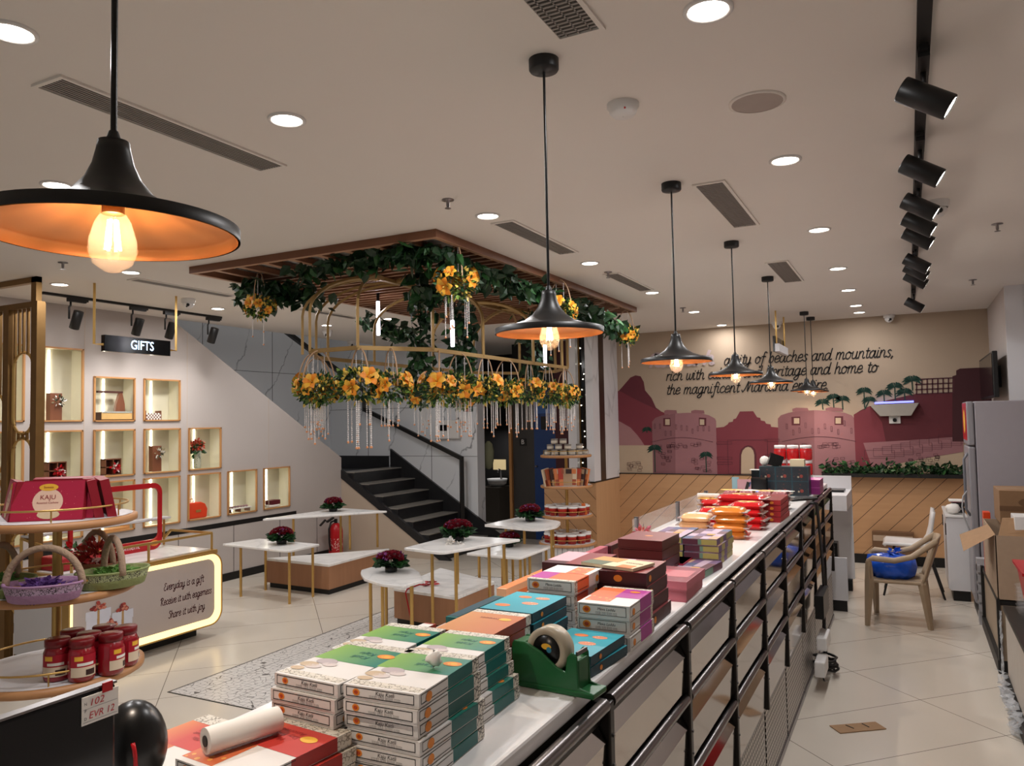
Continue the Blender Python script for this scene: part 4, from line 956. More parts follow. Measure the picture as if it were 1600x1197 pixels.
# jars on shelf three
def jar():
    t = thing('pickle_jar', 'x', 'jar', group='red jars on the near tower')
    JB = mat('jar_red', '#8c1420', .12, vary=.1, coat=.5)
    mb = MB(); mb.lathe([(.001, 0), (.040, 0), (.045, .006), (.047, .02), (.046, .10), (.040, .118), (.037, .122)], JB, 28); ob('jar_body', mb, t)
    mb = MB(); mb.lathe([(.040, .121), (.0425, .124), (.0425, .146), (.040, .149), (.001, .149)], mat('lid_maroon', '#6d1218', .3), 28); ob('lid', mb, t)
    mb = MB(); LB = mat('label_cream', '#d9c6ae', .5); LR = mat('label_red', '#a5182a', .45)
    def strip(z0, z1, a0, a1, mt, r_=.0476):
        P = []; n = 10
        for k in range(n+1): a = a0+(a1-a0)*k/n; P += [(r_*math.cos(a), r_*math.sin(a), z0), (r_*math.cos(a), r_*math.sin(a), z1)]
        mb.add(P, [(2*k, 2*k+2, 2*k+3, 2*k+1) for k in range(n)], mt, True)
    for q in (0, PI):
        strip(.02, .06, -1.0+q, 1.0+q, LB, .0478); strip(.055, .098, -1.0+q, 1.0+q, LR, .0479); strip(.078, .094, -.7+q, -.1+q, LOGOY, .0482); strip(.06, .07, -.5+q, .7+q, PAPER, .0482); strip(.025, .045, .1+q, .8+q, mat('label_dark', '#3a2420', .5), .0482)
    ob('label_wrap', mb, t)
    return t
j0 = jar(); JP = [(-2.835, 1.80, -.8, 'front left'), (-2.745, 1.835, -.4, 'front right'), (-2.80, 1.90, -.6, 'centre'), (-2.715, 1.93, .3, 'right behind the front pair'), (-2.90, 1.90, -.7, 'left beside the pole'), (-2.84, 1.99, .2, 'rear, topmost in view'), (-2.755, 2.02, .6, 'rear right')]
for i, (x, y, a, w) in enumerate(JP):
    o = j0 if i == 0 else dup(j0, (x, y, .7012), a); o.location = (x, y, .7012); o.rotation_euler.z = a; o['label'] = 'red lidded glass jar on the tower shelf, %s of the cluster' % w

# far tower goods
def grid_round(n, R, jitter, seed): 
    r = random.Random(seed); return [(R*math.cos(2*PI*k/n+.3), R*math.sin(2*PI*k/n+.3)) for k in range(n)]
FT = Vector((-3.42, 7.95, 0))
def tub(w):
    t = thing('food_tub', 'x', 'tub'); mb = MB(); mb.lathe([(.001, 0), (.044, 0), (.05, .08)], mat('tub_red', '#b02a20', .3), 22); ob('tub_body', mb, t)
    mb = MB(); mb.lathe([(.051, .08), (.054, .084), (.054, .098), (.001, .10)], WHITEP, 22); ob('lid', mb, t)
    mb = MB(); mb.lathe([(.0468, .028), (.0485, .05)], mat('tub_label', '#8f2418', .4), 22); ob('label_band', mb, t)
    return t
t0 = tub(0); first = True
for z, nm, n, R in ((.5812, 'third shelf', 11, .20), (.2812, 'lowest shelf', 12, .215)):
    for k in range(n+4):
        a = 2*PI*k/n-PI/2-.42 if k < n else 2*PI*(k-n)/4+.4; r_ = R if k < n else .075
        p = FT+Vector((r_*math.cos(a), r_*math.sin(a), z))
        o = t0 if first else dup(t0, p); first = False
        o.location = p; o.rotation_euler.z = a; o['group'] = 'red tubs on the far tower '+nm
        o['label'] = 'red tub with white lid, far tower %s, %s' % (nm, ('inner ' if k >= n else 'outer ')+('%s clockwise from front' % ('first', 'second', 'third', 'fourth', 'fifth', 'sixth', 'seventh', 'eighth', 'ninth', 'tenth', 'eleventh', 'twelfth')[(n-k) % n if k < n else k-n]))
t = thing('snack_pouch', 'orange snack pouch leaning at the right end of the far tower tubs', 'pouch', FT+Vector((.235, -.03, .5812)), .3)
mb = MB(); mb.box(-.02, .02, -.03, .03, 0, .13, mat('pouch_orange', '#c9622c', .3), Matrix.Rotation(-.22, 4, 'Y')); ob('pouch', mb, t, bevel=.008)
mb = MB(); mb.box(-.022, .022, -.02, .02, .04, .09, mat('pouch_print', '#7a3020', .4), Matrix.Rotation(-.22, 4, 'Y')); ob('print', mb, t)
JG = mat('jar_grey', '#8f857c', .35); 
def tin():
    t = thing('spice_tin', 'x', 'tin', group='grey tins stacked on the far tower'); mb = MB(); mb.lathe([(.001, 0), (.036, 0), (.038, .003), (.038, .045), (.036, .048)], JG, 20); ob('tin_body', mb, t)
    mb = MB(); mb.lathe([(.0395, .046), (.0395, .058), (.001, .06)], mat('tin_lid', '#6f675f', .35), 20); ob('lid', mb, t)
    mb = MB(); mb.lathe([(.0384, .012), (.0384, .036)], mat('tin_label', '#c9bfae', .5), 20); ob('label_band', mb, t); return t
i0 = tin(); first = True
lay = [(1.2412, [(-.2, -.1), (-.12, -.16), (-.03, -.19), (.06, -.18), (.14, -.14), (.2, -.06), (-.16, .02), (-.05, -.09), (.05, -.08)]), (1.3017, [(-.17, -.12), (-.08, -.16), (.02, -.17), (.15, -.12)]), (1.3622, [(-.125, -.13), (-.03, -.15)])]
for li, (z, pts) in enumerate(lay):
    for k, (a, b) in enumerate(pts):
        c, s_ = math.cos(.42), math.sin(.42); p = FT+Vector((c*a-s_*b, s_*a+c*b, z)); o = i0 if first else dup(i0, p); first = False
        o.location = p; o['label'] = 'small grey tin, number %d from left in the %s layer on the far tower' % (k+1, ('bottom', 'middle', 'top')[li])
def booklet(c1, c2, c3):
    t = thing('snack_book_pack', 'x', 'packet', group='upright packets on the far tower'); mb = MB(); mb.box(-.055, .055, -.011, .011, 0, .19, c1); ob('pack', mb, t)
    mb = MB(); mb.box(-.05, .05, -.0125, -.0105, .005, .07, c2); mb.box(-.02, .045, -.0125, -.0105, .13, .18, c3); ob('print', mb, t); return t
BC = [mat('pk_cream', '#cbb79c', .5), mat('pk_rust', '#9a4c30', .5), mat('pk_dark', '#37231f', .5), mat('pk_orange', '#cf7a48', .5), mat('pk_red', '#b23a28', .5), mat('pk_tan', '#a98a6c', .5)]
for k in range(10):
    c = BC[k % 6]; o = booklet(c, BC[(k*2+1) % 6], BC[(k+3) % 6]); u = -.2+.042*k
    p = Vector((u, -.17+.9*u*u*1.0, .9062)); cs, sn = math.cos(.42), math.sin(.42)
    o.location = FT+Vector((cs*p.x-sn*p.y, sn*p.x+cs*p.y, p.z)); o.rotation_euler = (-.12, .16*(1 if u < 0 else -1)*abs(u)*5*-1, .42+(.9-.18*k))
    o['label'] = 'upright printed packet, number %d from left on the second shelf of the far tower' % (k+1)

# ------------------------------------------------------------------ marble display tables and plinths
def table(poly, z, legs, label, ground=0.0):
    c = Vector((sum(p[0] for p in poly)/len(poly), sum(p[1] for p in poly)/len(poly), 0))
    t = thing('display_table', label, 'table', c, 0, 'marble display tables on brass legs')
    mb = MB(); mb.prism([(x-c.x, y-c.y, z-.022) for x, y in poly], (0, 0, .022), TOPM); ob('table_top', mb, t, bevel=.006)
    for x, y, zg in legs: mb = MB(); mb.cyl((x-c.x, y-c.y, zg), (x-c.x, y-c.y, z-.02), .0125, BRASS, n=14); ob('leg', mb, t)
def rounded(poly, idx, r):
    out = []
    for i, p in enumerate(poly):
        if i not in idx: out.append(p); continue
        a, b, c = Vector(poly[i-1]).to_2d(), Vector(p).to_2d(), Vector(poly[(i+1) % len(poly)]).to_2d()
        q0 = b+(a-b).normalized()*r; q1 = b+(c-b).normalized()*r
        out += [tuple((1-t)**2*q0+2*t*(1-t)*b+t*t*q1) for t in [k/6 for k in range(7)]]
    return out
table(rounded([(-5.95, 5.40), (-5.03, 5.31), (-5.03, 5.73), (-5.86, 5.79)], (1,), .09), .49, [(-5.73, 5.30+.12, 0), (-5.07, 5.37, 0), (-5.72, 5.73, 0), (-5.07, 5.68, 0)], 'low white marble table in front at left, with a dark red bouquet')
table([(-5.87, 5.84), (-5.05, 6.83), (-5.76, 6.90)], .68, [(-5.72, 6.12, 0), (-5.34, 6.86-.3, .29), (-5.16, 6.80, .29), (-5.68, 6.82, 0)], 'tall triangular white marble table above the left timber plinth')
a_ = [(-3.80+.22*math.cos(t)-.0, 4.88+.36*math.sin(t)) for t in [math.radians(100+16*k) for k in range(11)]]
T3 = [(-3.36, 4.47), (-3.18, 4.47), (-3.16, 4.70), (-3.35, 4.93), (-3.50, 5.06), (-3.74, 5.06), (-3.83, 4.95), (-3.83, 4.84), (-3.76, 4.74), (-3.60, 4.58)]
table(rounded(T3, (0, 4, 8), .05), .49, [(-3.62, 4.68, 0), (-3.45, 4.60, 0), (-3.21, 4.62, 0), (-3.7, 4.98, 0), (-3.42, 4.93, 0)], 'low round-ended white marble table in the middle, bouquet at its left')
T4 = rounded([(-3.44, 4.86), (-3.05, 4.78), (-2.80, 5.55), (-3.42, 5.55)], (1,), .08)
table(T4, .68, [(-3.28, 5.0, 0), (-3.02, 4.92, 0), (-2.88, 5.42, 0), (-3.36, 5.5, .29), (-3.06, 5.5, 0)], 'tall white marble table in the middle with a white rose beside its bouquet')
T5 = rounded([(-3.50, 6.22), (-2.90, 6.08), (-2.82, 6.3), (-2.92, 6.66), (-3.44, 6.88)], (1, 2, 3), .12)
table(T5, .68, [(-3.43, 6.50, 0), (-2.885, 6.34, 0), (-2.97, 6.56, 0), (-3.36, 6.75, 0)], 'tall curved white marble table at the back before the dark doorway')
table(rounded([(-3.45, 5.80), (-2.91, 5.76), (-2.91, 6.44), (-3.35, 6.40)], (1,), .06), .49, [(-3.36, 5.86, 0), (-2.95, 5.84, 0), (-2.95, 6.02, 0), (-2.96, 6.38, 0), (-3.28, 6.34, 0), (-3.12, 5.84, 0)], 'low white marble table under the curved back table')
def plinth(poly, label):
    c = Vector((sum(p[0] for p in poly)/len(poly), sum(p[1] for p in poly)/len(poly), 0)); P = [(x-c.x, y-c.y) for x, y in poly]
    t = thing('display_plinth', label, 'plinth', c); mb = MB(); mb.prism([(x*.93, y*.93, 0) for x, y in P], (0, 0, .05), BLACKG); ob('base', mb, t)
    mb = MB(); mb.prism([(x*.985, y*.985, .05) for x, y in P], (0, 0, .215), mat_wood('plinth_oak', '#96694a', '#a97a58', 2)); ob('timber_body', mb, t)
    mb = MB(); mb.prism([(x, y, .265) for x, y in P], (0, 0, .025), TOPM); ob('marble_top', mb, t, bevel=.005)
plinth([(-5.82, 5.83), (-4.97, 5.79), (-4.98, 6.77)], 'low triangular timber plinth with marble top at the left tables')
plinth([(-3.77, 5.17), (-3.12, 5.08), (-3.12, 5.70), (-3.88, 6.05)], 'low timber plinth with marble top under the middle tables')
t = thing('red_ribbon', 'red ribbon cord with bow hanging over the middle plinth', 'ribbon', (-3.55, 5.25, .292))
mb = MB(); mb.tube([(.0, .12, .0), (-.06, .06, .01), (-.07, -.10, .004), (-.068, -.125, -.02), (-.03, -.133, -.15), (.0, -.137, -.28)], .006, RED, 6); ob('cord', mb, t)
mb = MB(); bloom(mb, (0, .12, .012), .035, 16, [RED], 3, .05); o = ob('bow', mb, t); o.scale.z = .5; o.location.z = .008

# bouquets
def rose_mesh():
    mb = MB(); r = random.Random(3)
    for ring, (n, rad, h, tilt) in enumerate(((3, .006, .022, .1), (5, .013, .02, .35), (6, .02, .014, .8))):
        for k in range(n):
            a = 2*PI*k/n+ring*.5; w = rad*1.15+.004; c, s_ = math.cos(a), math.sin(a); P = []
            for (u, zz, rr) in ((-1, h*.55, .95), (0, h, 1.15), (1, h*.55, .95), (-.8, -.006, .5), (.8, -.006, .5), (0, h*.4, 1.12)):
                x = rad*rr+tilt*zz*.3; P.append((x*c-u*w*s_, x*s_+u*w*c, zz))
            mb.add(P, [(3, 4, 5), (3, 5, 0), (5, 4, 2), (0, 5, 1), (1, 5, 2)], ROSE if ring else ROSE2, True)
    mb.ball((0, 0, .004), .014, ROSE2, 8, 5)
    return mb.mesh('rose')
ROSEM = rose_mesh()
def pot_bouquet(x, y, z, seed, label, extra=False, s=1.0):
    r = random.Random(seed); t = thing('rose_bouquet', label, 'flower arrangement', (x, y, z), seed, 'dark red rose bouquets on the tables'); t.scale = (s, s, s)
    mb = MB(); mb.lathe([(.001, 0), (.042, 0), (.046, .004), (.05, .055), (.046, .055)], BLACKP, 20); ob('pot', mb, t)
    mb = MB()
    for i in range(90):
        a = r.uniform(0, 2*PI); q = r.uniform(.03, .075); leaf(mb, (q*math.cos(a), q*math.sin(a), .055+r.uniform(-.005, .03)), (math.cos(a), math.sin(a), r.uniform(-.35, .6)), r.uniform(.05, .085), r.choice((LEAF1, LEAF1, LEAF2)), r)
    ob('foliage', mb, t)
    for i in range(19):
        a = 2.4*i; q = .088*math.sqrt((i+.5)/19); zz = .085+.055*math.sqrt(max(0, 1-(q/.1)**2)); o = ob('rose', ROSEM, t); o.location = (q*math.cos(a), q*math.sin(a), zz)
        o.rotation_euler = Vector((math.cos(a)*q*9, math.sin(a)*q*9, 1)).to_track_quat('Z', 'Y').to_euler(); k = r.uniform(1.0, 1.35); o.scale = (k, k, k)
    mb = MB()
    for i in range(5): a = r.uniform(0, 2*PI); q = r.uniform(.04, .09); bloom(mb, (q*math.cos(a), q*math.sin(a), .125), .022, 14, [ORCHID], seed*7+i, .02)
    ob('orchids', mb, t)
pot_bouquet(-5.382, 5.598, .4905, 1, 'dark red rose bouquet on the low front left table'); pot_bouquet(-5.60, 6.60, .6805, 2, 'dark red rose bouquet on the tall triangular left table', s=.95); pot_bouquet(-3.561, 4.86, .4905, 3, 'dark red rose bouquet on the round-ended low table')
pot_bouquet(-3.23, 5.30, .6805, 4, 'big dark red and purple bouquet on the tall middle table', s=1.05); pot_bouquet(-3.2, 6.56, .6805, 5, 'dark red bouquet on the curved back table'); pot_bouquet(-3.25, 6.22, .4905, 6, 'pinkish bouquet half hidden on the low back table', s=.85)
t = thing('white_rose', 'white cloth rose lying on the tall middle table', 'flower', (-3.20, 5.12, .681)); mb = MB(); bloom(mb, (0, 0, .02), .02, 40, [PAPER], 8, .03); o = ob('petals', mb, t); o.scale = (1.2, 1.2, .7); mb = MB(); bloom(mb, (.08, .02, .01), .015, 14, [PAPER], 9, .03); o = ob('ribbon', mb, t); o.scale.z = .5
# extinguisher, wall box, exit sign
t = thing('fire_extinguisher', 'red fire extinguisher with black hose standing by the stair wall', 'fire extinguisher', (-6.28, 7.45, 0))
mb = MB(); mb.lathe([(.001, 0), (.078, 0), (.085, .012), (.085, .33), (.07, .39), (.03, .42)], RED, 28); ob('cylinder', mb, t)
mb = MB(); mb.cyl((0, 0, .41), (0, 0, .47), .02, BLACK); mb.box(-.015, .015, -.02, .10, .47, .49, BLACK, Matrix.Rotation(.3, 4, 'X')); mb.box(-.012, .012, -.02, .09, .5, .515, BLACK, Matrix.Rotation(.55, 4, 'X')); ob('valve_handle', mb, t)
mb = MB(); mb.tube([(0, -.02, .45), (0, -.09, .44), (0, -.125, .36), (0, -.12, .2), (0, -.10, .1)], .012, BLACKP, 8); ob('hose', mb, t)
mb = MB(); mb.lathe([(.0858, .10), (.0858, .24)], mat_dots('ext_label', '#b01a22', '#e8d8d0', 60, .3), 28); ob('label_panel', mb, t)
t = thing('biometric_reader', 'white wall box with black display on the marble stair wall', 'wall device', (-5.50, 8.855, 1.53)); mb = MB(); mb.box(-.20, .18, -.07, 0, -.13, .12, WHITEP); ob('housing', mb, t, bevel=.015); mb = MB(); mb.box(-.13, .0, -.074, -.07, -.02, .06, BLKPANEL); ob('display', mb, t); mb = MB(); mb.tube([(.12, -.03, .12), (.16, -.03, .15), (.19, -.03, .1), (.19, -.02, .02)], .01, BLACKP, 6); ob('cable', mb, t)
t = thing('exit_sign', 'small red and green emergency sign on the marble wall', 'sign', (-5.19, 8.855, 1.80)); mb = MB(); mb.box(-.055, .055, -.015, 0, -.04, .04, mat('exit_green', '#0d3a28', .5)); ob('plate', mb, t); mb = MB(); mb.box(-.055, .0, -.018, -.015, -.035, .035, RED); ob('red_field', mb, t); mb = MB(); put_text(mb, 'EXIT', (.028, -.0165, 0), (1, 0, 0), (0, 0, 1), .03, WHITEP, width=.05); ob('lettering', mb, t)
# ------------------------------------------------------------------ long counter
CT = 1.07
t = thing('sales_counter', 'long white-topped steel counter with dark-posted mirror panels beside the aisle', 'counter', (-.61, 3.5, 0))
y0, y1 = .15-3.5, 6.77-3.5
mb = MB(); mb.box(-.55, 0, y0, y1, CT-.035, CT, QUARTZ); ob('counter_top', mb, t, bevel=.006)
mb = MB(); mb.box(-.53, -.02, y0+.02, y1-.02, .06, CT-.035, mat('carcass', '#4a4442', .6)); mb.box(-.5, -.05, y0+.05, y1-.05, 0, .06, BLACKG); ob('carcass', mb, t)
PY = [.27, .91, 1.555, 2.195, 2.83, 3.48, 4.11, 4.785, 5.44, 6.10, 6.745]
for p in PY:
    mb = MB(); mb.box(-.02, .034, p-3.5-.014, p-3.5+.014, .37, 1.03, POST); po = ob('post', mb, t, bevel=.004)
    mb = MB()
    for z in (.5, .56, .68, .74, .9, .96): mb.cyl((.034, p-3.5, z), (.038, p-3.5, z), .004, STEELR, n=8)
    ob('rivets', mb, po)
PERF = None
def mat_perf():
    m, nt, b = new_mat('perforated_steel'); p, s = pos(nt)
    a = nmath(nt, 'ABSOLUTE', nmath(nt, 'SUBTRACT', nmath(nt, 'FRACT', nmath(nt, 'DIVIDE', s[1], .03)), .5)); row = nmath(nt, 'DIVIDE', s[2], .026)
    c = nmath(nt, 'ABSOLUTE', nmath(nt, 'SUBTRACT', nmath(nt, 'FRACT', row), .5))
    k = nmath(nt, 'LESS_THAN', nmath(nt, 'ADD', nmath(nt, 'MULTIPLY', a, a), nmath(nt, 'MULTIPLY', c, c)), .10)
    nt.links.new(mixcol(nt, k, lin('#c2bcb6'), lin('#0c0b0b')), b.inputs['Base Color']); b.inputs['Metallic'].default_value = .2; b.inputs['Roughness'].default_value = .4
    return m
PERF = mat_perf()
for i in range(len(PY)-1):
    a, b_ = PY[i]-3.5+.014, PY[i+1]-3.5-.014
    for z in (1.025, .83, .612):
        mb = MB(); mb.cyl((.022, a+.002, z), (.022, b_-.002, z), .0145, STEELR, n=14); mb.box(-.004, .012, a, b_, z-.04, z-.012, POST); ob('handle_rail', mb, t)
    for za, zb in ((.855, .95), (.645, .75), (.39, .535)):
        mb = MB(); mb.prism([(.022, a+.006, za), (.026, a+.006, zb-.0), (.0, a+.006, zb+.045), (-.004, a+.006, zb+.045), (-.004, a+.006, za)], (0, b_-a-.012, 0), STEEL); ob('bin_front', mb, t)
    mb = MB(); mb.box(.0, .012, a, b_, .03, .365, PERF); ob('vent_grille', mb, t)
    mb = MB(); mb.box(-.002, .016, a-.01, b_+.01, .365, .385, STEELR); mb.box(-.002, .018, a-.01, b_+.01, .0, .03, STEELR); ob('grille_frame', mb, t)
# cash desk at the end
t = thing('cash_desk', 'white low cash desk with card reader at the far counter end', 'desk', (-.80, 7.3, 0))
mb = MB(); mb.box(-.30, .30, -.33, -.30, .09, .44, WHITEL); ob('low_panel', mb, t); mb = MB(); mb.box(-.30, .29, -.32, -.31, 0, .09, BLACKG); ob('kick_plate', mb, t); mb = MB(); mb.box(-.3, .3, .57, .6, .1, 1.05, WHITEL); ob('back_panel', mb, t); mb = MB(); mb.box(-.3, .28, .5, .58, 0, .1, BLACKG); ob('kick_plate', mb, t)
mb = MB(); mb.box(-.3, .30, -.1, .6, .80, .93, WHITEL); ob('desk_top', mb, t)
mb = MB(); mb.box(-.05, .1, .0, .2, .12, .55, BLACKP); mb.box(.14, .2, .05, .2, .12, .5, BLACKP); ob('computer_case', mb, t)
mb = MB(); mb.box(.08, .26, .2, .40, .931, .95, BLACKP); ob('keypad', mb, t)
t = thing('cable_bundle', 'black cables hanging from the counter to a black power box', 'cables', (-.555, 5.3, 0))
mb = MB()
for k, (a, b_) in enumerate(((0, .1), (.04, .16), (-.03, .05))): mb.tube([(-.02, a-.05, 1.07), (.012, a-.03, 1.06), (.02, a, .9), (.02, a+.1, .7), (.02, b_+.05, .52), (.02, b_, .40), (.02, b_-.06, .2), (.03, b_-.1, .06)], .006, BLACKP, 6)
ob('cables', mb, t); mb = MB(); mb.box(.0, .05, -.22, .12, .38, .52, BLACKP); ob('power_box', mb, t)
t = thing('power_adapter', 'upper white power adapter hanging at the counter foot', 'adapter', (-.55, 5.16, 0)); mb = MB(); mb.box(0, .06, -.12, .12, .20, .28, WHITEP); ob('housing', mb, t, bevel=.008); mb = MB(); mb.tube([(.03, .1, .28), (.03, .12, .35), (.0, .12, .40)], .005, BLACKP, 6); ob('cable', mb, t)
t = thing('power_adapter', 'lower white power adapter at the counter foot by the black cable coil', 'adapter', (-.55, 4.98, 0)); mb = MB(); mb.box(0, .06, -.1, .1, .09, .18, WHITEP); ob('housing', mb, t, bevel=.008); mb = MB(); mb.tube([(.03, 0, .09), (.04, .02, .04), (.05, .08, .02)], .005, BLACKP, 6); ob('cable', mb, t)
t = thing('cable_coil', 'coiled black cable lying on the floor at the counter foot', 'cable', (-.52, 5.22, .01))
mb = MB(); q = random.Random(4); mb.tube([(.07*math.cos(k*.5)*q.uniform(.6, 1.1), .09*math.sin(k*.5)*q.uniform(.6, 1.1)+.03, .012+.09*k/60+q.uniform(0, .01)) for k in range(60)], .008, BLACKP, 6); ob('coil', mb, t)

# ------------------------------------------------------------------ printed sweet boxes
PAT = mat_pattern('pattern_bw', '#d8d2c6', '#37312c', 130); PATL = mat_pattern('pattern_light', '#d6cfc2', '#8f8778', 130)
GREENG = mat_grad('kaju_green', '#86b04a', '#157565', 0, -.075, .06); TEALS = mat('kaju_teal', '#0f5f5c', .4); BOXW = mat('box_white', '#dcd8d4', .5, vary=.02)
PHOTOB = mat_dots('barfi_photo', '#cfc5c0', '#a39286', 34, .16); REDTOP = mat_grad('mix_red', '#d8824a', '#c23a30', 0, -.08, -.02); REDS = mat('mix_red_side', '#9c2420', .4); FRUIT = mat_dots('fruit_photo', '#c8663c', '#e0a050', 60, .3)
ORT = mat_grad('box_orange', '#c98a52', '#c06a38', 0, -.07, .06); ORS = mat('box_rust', '#8e3520', .45); TEALT = mat_grad('teal_top', '#1f8fa0', '#38a6b8', 1, -.1, .1); TEALD = mat('teal_dark', '#0f3a46', .45)
PLATE = mat('plate_orange', '#d8743a', .5); PLATEW = mat_dots('sweet_plate', '#d88a6a', '#e8c8b0', 120, .3); PINKB = mat('band_magenta', '#a5388c', .45); ORB = mat('band_orange', '#dc6a3c', .45)
MAR = mat('maroon_box', '#3f1018', .4); MART = mat('maroon_top', '#7a2c2c', .4); PNK = mat('pink_box', '#bf6a78', .45); PNKD = mat('pink_top', '#b04a58', .45)
def F_TOP(h): return frame((0, 0, h), (1, 0, 0), (0, 1, 0))
def carton(cat_label, w, d, h, base, top=(), side=(), front=None, logos=(), lid=True, sheet=None):
    mb = MB(); e = .0012
    mb.box(-w/2, w/2, -d/2, d/2, 0, h, base)
    if lid: mb.box(-w/2-e, w/2+e, -d/2-e, d/2+e, h*.18, h, base)
    o = ob('sweet_box', mb); o['category'] = 'sweet box'
    p = MB(); X, Y = w/2+e, d/2+e; zt = h+.0003
    for (a, b_, c, dd, mt) in top:
        zt += .00015; p.poly([(-X+2*X*a, -Y+2*Y*c, zt), (-X+2*X*b_, -Y+2*Y*c, zt), (-X+2*X*b_, -Y+2*Y*dd, zt), (-X+2*X*a, -Y+2*Y*dd, zt)], mt)
    for (c, dd, mt) in side:
        for s_ in (1, -1): p.box(s_*X-.0003, s_*X+.0003, -Y+2*Y*c, -Y+2*Y*dd, h*.1, h+.0002, mt)
    if front:
        txt, lg = front; yf = -Y-.0004; z0_, z1_ = h*.24, h*.92; t_ = .0013
        for (a, b_, c, dd) in ((-X+.005, X-.008, z1_-t_, z1_), (-X+.005, X-.008, z0_, z0_+t_), (-X+.005, -X+.005+t_, z0_, z1_), (X-.008-t_, X-.008, z0_, z1_)): p.poly([(a, yf, c), (b_, yf, c), (b_, yf, dd), (a, yf, dd)], INK)
        put_text(p, txt, (.008, yf-.0002, h*.66), (1, 0, 0), (0, 0, 1), min(h*.40, .0095), INK, .2)
        for zz in (.46, .36): put_text(p, 'made with finest nuts', (.008, yf-.0002, h*zz), (1, 0, 0), (0, 0, 1), h*.10, INK, width=w*.42)
        p.disc((0, 0, 0), h*.26, LOGO, 18, frame((-X+.024, yf-.0002, h*.58), (1, 0, 0), (0, 0, 1)), 1.15, .95)
        p.disc((0, 0, .0003), h*.15, mat('logo_rim', '#b4431f', .5), 14, frame((-X+.024, yf-.0002, h*.58), (1, 0, 0), (0, 0, 1)), 1.15, .9)
        if side:
            yy = -Y+2*Y*.1; xf = X+.0006
            for (a, b_, c, dd) in ((-Y+.006, -Y+2*Y*.44, z1_-t_, z1_), (-Y+.006, -Y+2*Y*.44, z0_, z0_+t_), (-Y+.006, -Y+.006+t_, z0_, z1_)): p.poly([(xf, a, c), (xf, b_, c), (xf, b_, dd), (xf, a, dd)], INK)
    for (face, u, v, s_, mt) in logos:
        if face == 'top': p.disc((0, 0, .0003), s_, mt, 20, frame((u*w/2, v*d/2, zt), (1, 0, 0), (0, 1, 0)), 1.25, .8)
        elif face == 'right': p.disc((0, 0, .0012), s_, mt, 18, frame((X, u*d/2, h*.5+v), (0, 1, 0), (0, 0, 1)), 1.1, .9)
        elif face == 'front': p.disc((0, 0, .0012), s_, mt, 18, frame((u*w/2, -Y, h*.5+v), (1, 0, 0), (0, 0, 1)), 1.2, .9)
    if sheet:
        for (s_, u, v, sz, mt, up) in sheet: put_text(p, s_, (u*w/2, v*d/2, zt+.0003), (-up, 0, 0), (0, -up, 0), sz, mt, .15)
    ob('printing', p, o)
    return o
USED = set()
def stack(proto, x, y, z, n, h, stem, group, rz=0, jx=0, jr=.02, seed=0):
    r = random.Random(seed)
    for k in range(n):                           # k = 0 is the lowest
        p = (x+r.uniform(-.004, .004)+jx*(n-1-k), y+r.uniform(-.004, .004), z+k*(h+.0016)+.0002); a = rz+r.uniform(-jr, jr)
        if proto not in USED: o = proto; USED.add(proto); o.location = p; o.rotation_euler.z = a
        else: o = dup(proto, p, a)
        o['label'] = stem % ORD[n-1-k] if '%s' in stem else stem; o['group'] = group
    return z+n*(h+.0016)
KH = .0220
KAJU = carton('', .135, .2, KH, BOXW, [(0, 1, 0, .5, BOXW), (.02, .98, .03, .13, PATL), (0, 1, .46, .88, GREENG), (0, 1, .88, 1, PATL)],
    [(.0, .45, BOXW), (.45, .88, TEALS), (.88, 1, PAT)], ('Kaju Katli', 1), [('top', .70, .46, .014, LOGO), ('top', .70, .46, .008, LOGOY), ('right', -.72, 0, .0085, LOGO), ('top', -.45, -.18, .017, mat('barfi_lilac', '#b4a8aa', .5)), ('top', -.72, -.42, .015, mat('barfi_tan', '#bfa98c', .5)), ('top', -.5, -.48, .013, mat('barfi_grey', '#cbbfbb', .5)), ('top', -.78, -.66, .011, mat('barfi_tan', '#bfa98c', .5)), ('top', -.2, -.3, .012, mat('barfi_grey', '#cbbfbb', .5))], True, [('Kaju', .1, .46, .02, TEALS, 1), ('Katli', .1, .26, .02, TEALS, 1)])
stack(KAJU, -.75, 1.085, CT, 6, KH, 'white and green cashew sweet box, %s of the front right stack', 'cashew sweet boxes in the near stacks', 0.03, .002, .03, 1)
stack(KAJU, -.885, 1.07, CT, 6, KH, 'white and green cashew sweet box, %s of the front left stack', 'cashew sweet boxes in the near stacks', -.04, 0, .03, 2)
stack(KAJU, -.80, 1.292, CT, 5, KH, 'white and green cashew sweet box, %s of the second right stack', 'cashew sweet boxes in the near stacks', .03, .006, .03, 3)
stack(KAJU, -.945, 1.292, CT, 5, KH, 'white and green cashew sweet box, %s of the second left stack', 'cashew sweet boxes in the near stacks', .02, 0, .02, 4)
t = tag(ob('crumpled_tissue', MB().disc((0, 0, 0), .001, PAPER)), 'crumpled white tissue lying on the front right cashew box', 'tissue'); 
mb = MB(); mb.ball((0, 0, .013), .014, PAPER, 9, 6, ex=1.1, ey=.8, ez=.9); mb.v = [(x+rnd.uniform(-.004, .004), y+rnd.uniform(-.004, .004), z+rnd.uniform(-.001, .004)) for x, y, z in mb.v]; t.data = mb.mesh('crumpled_tissue'); t.location = (-.72, 1.10, CT+6*(KH+.0016)+.001)
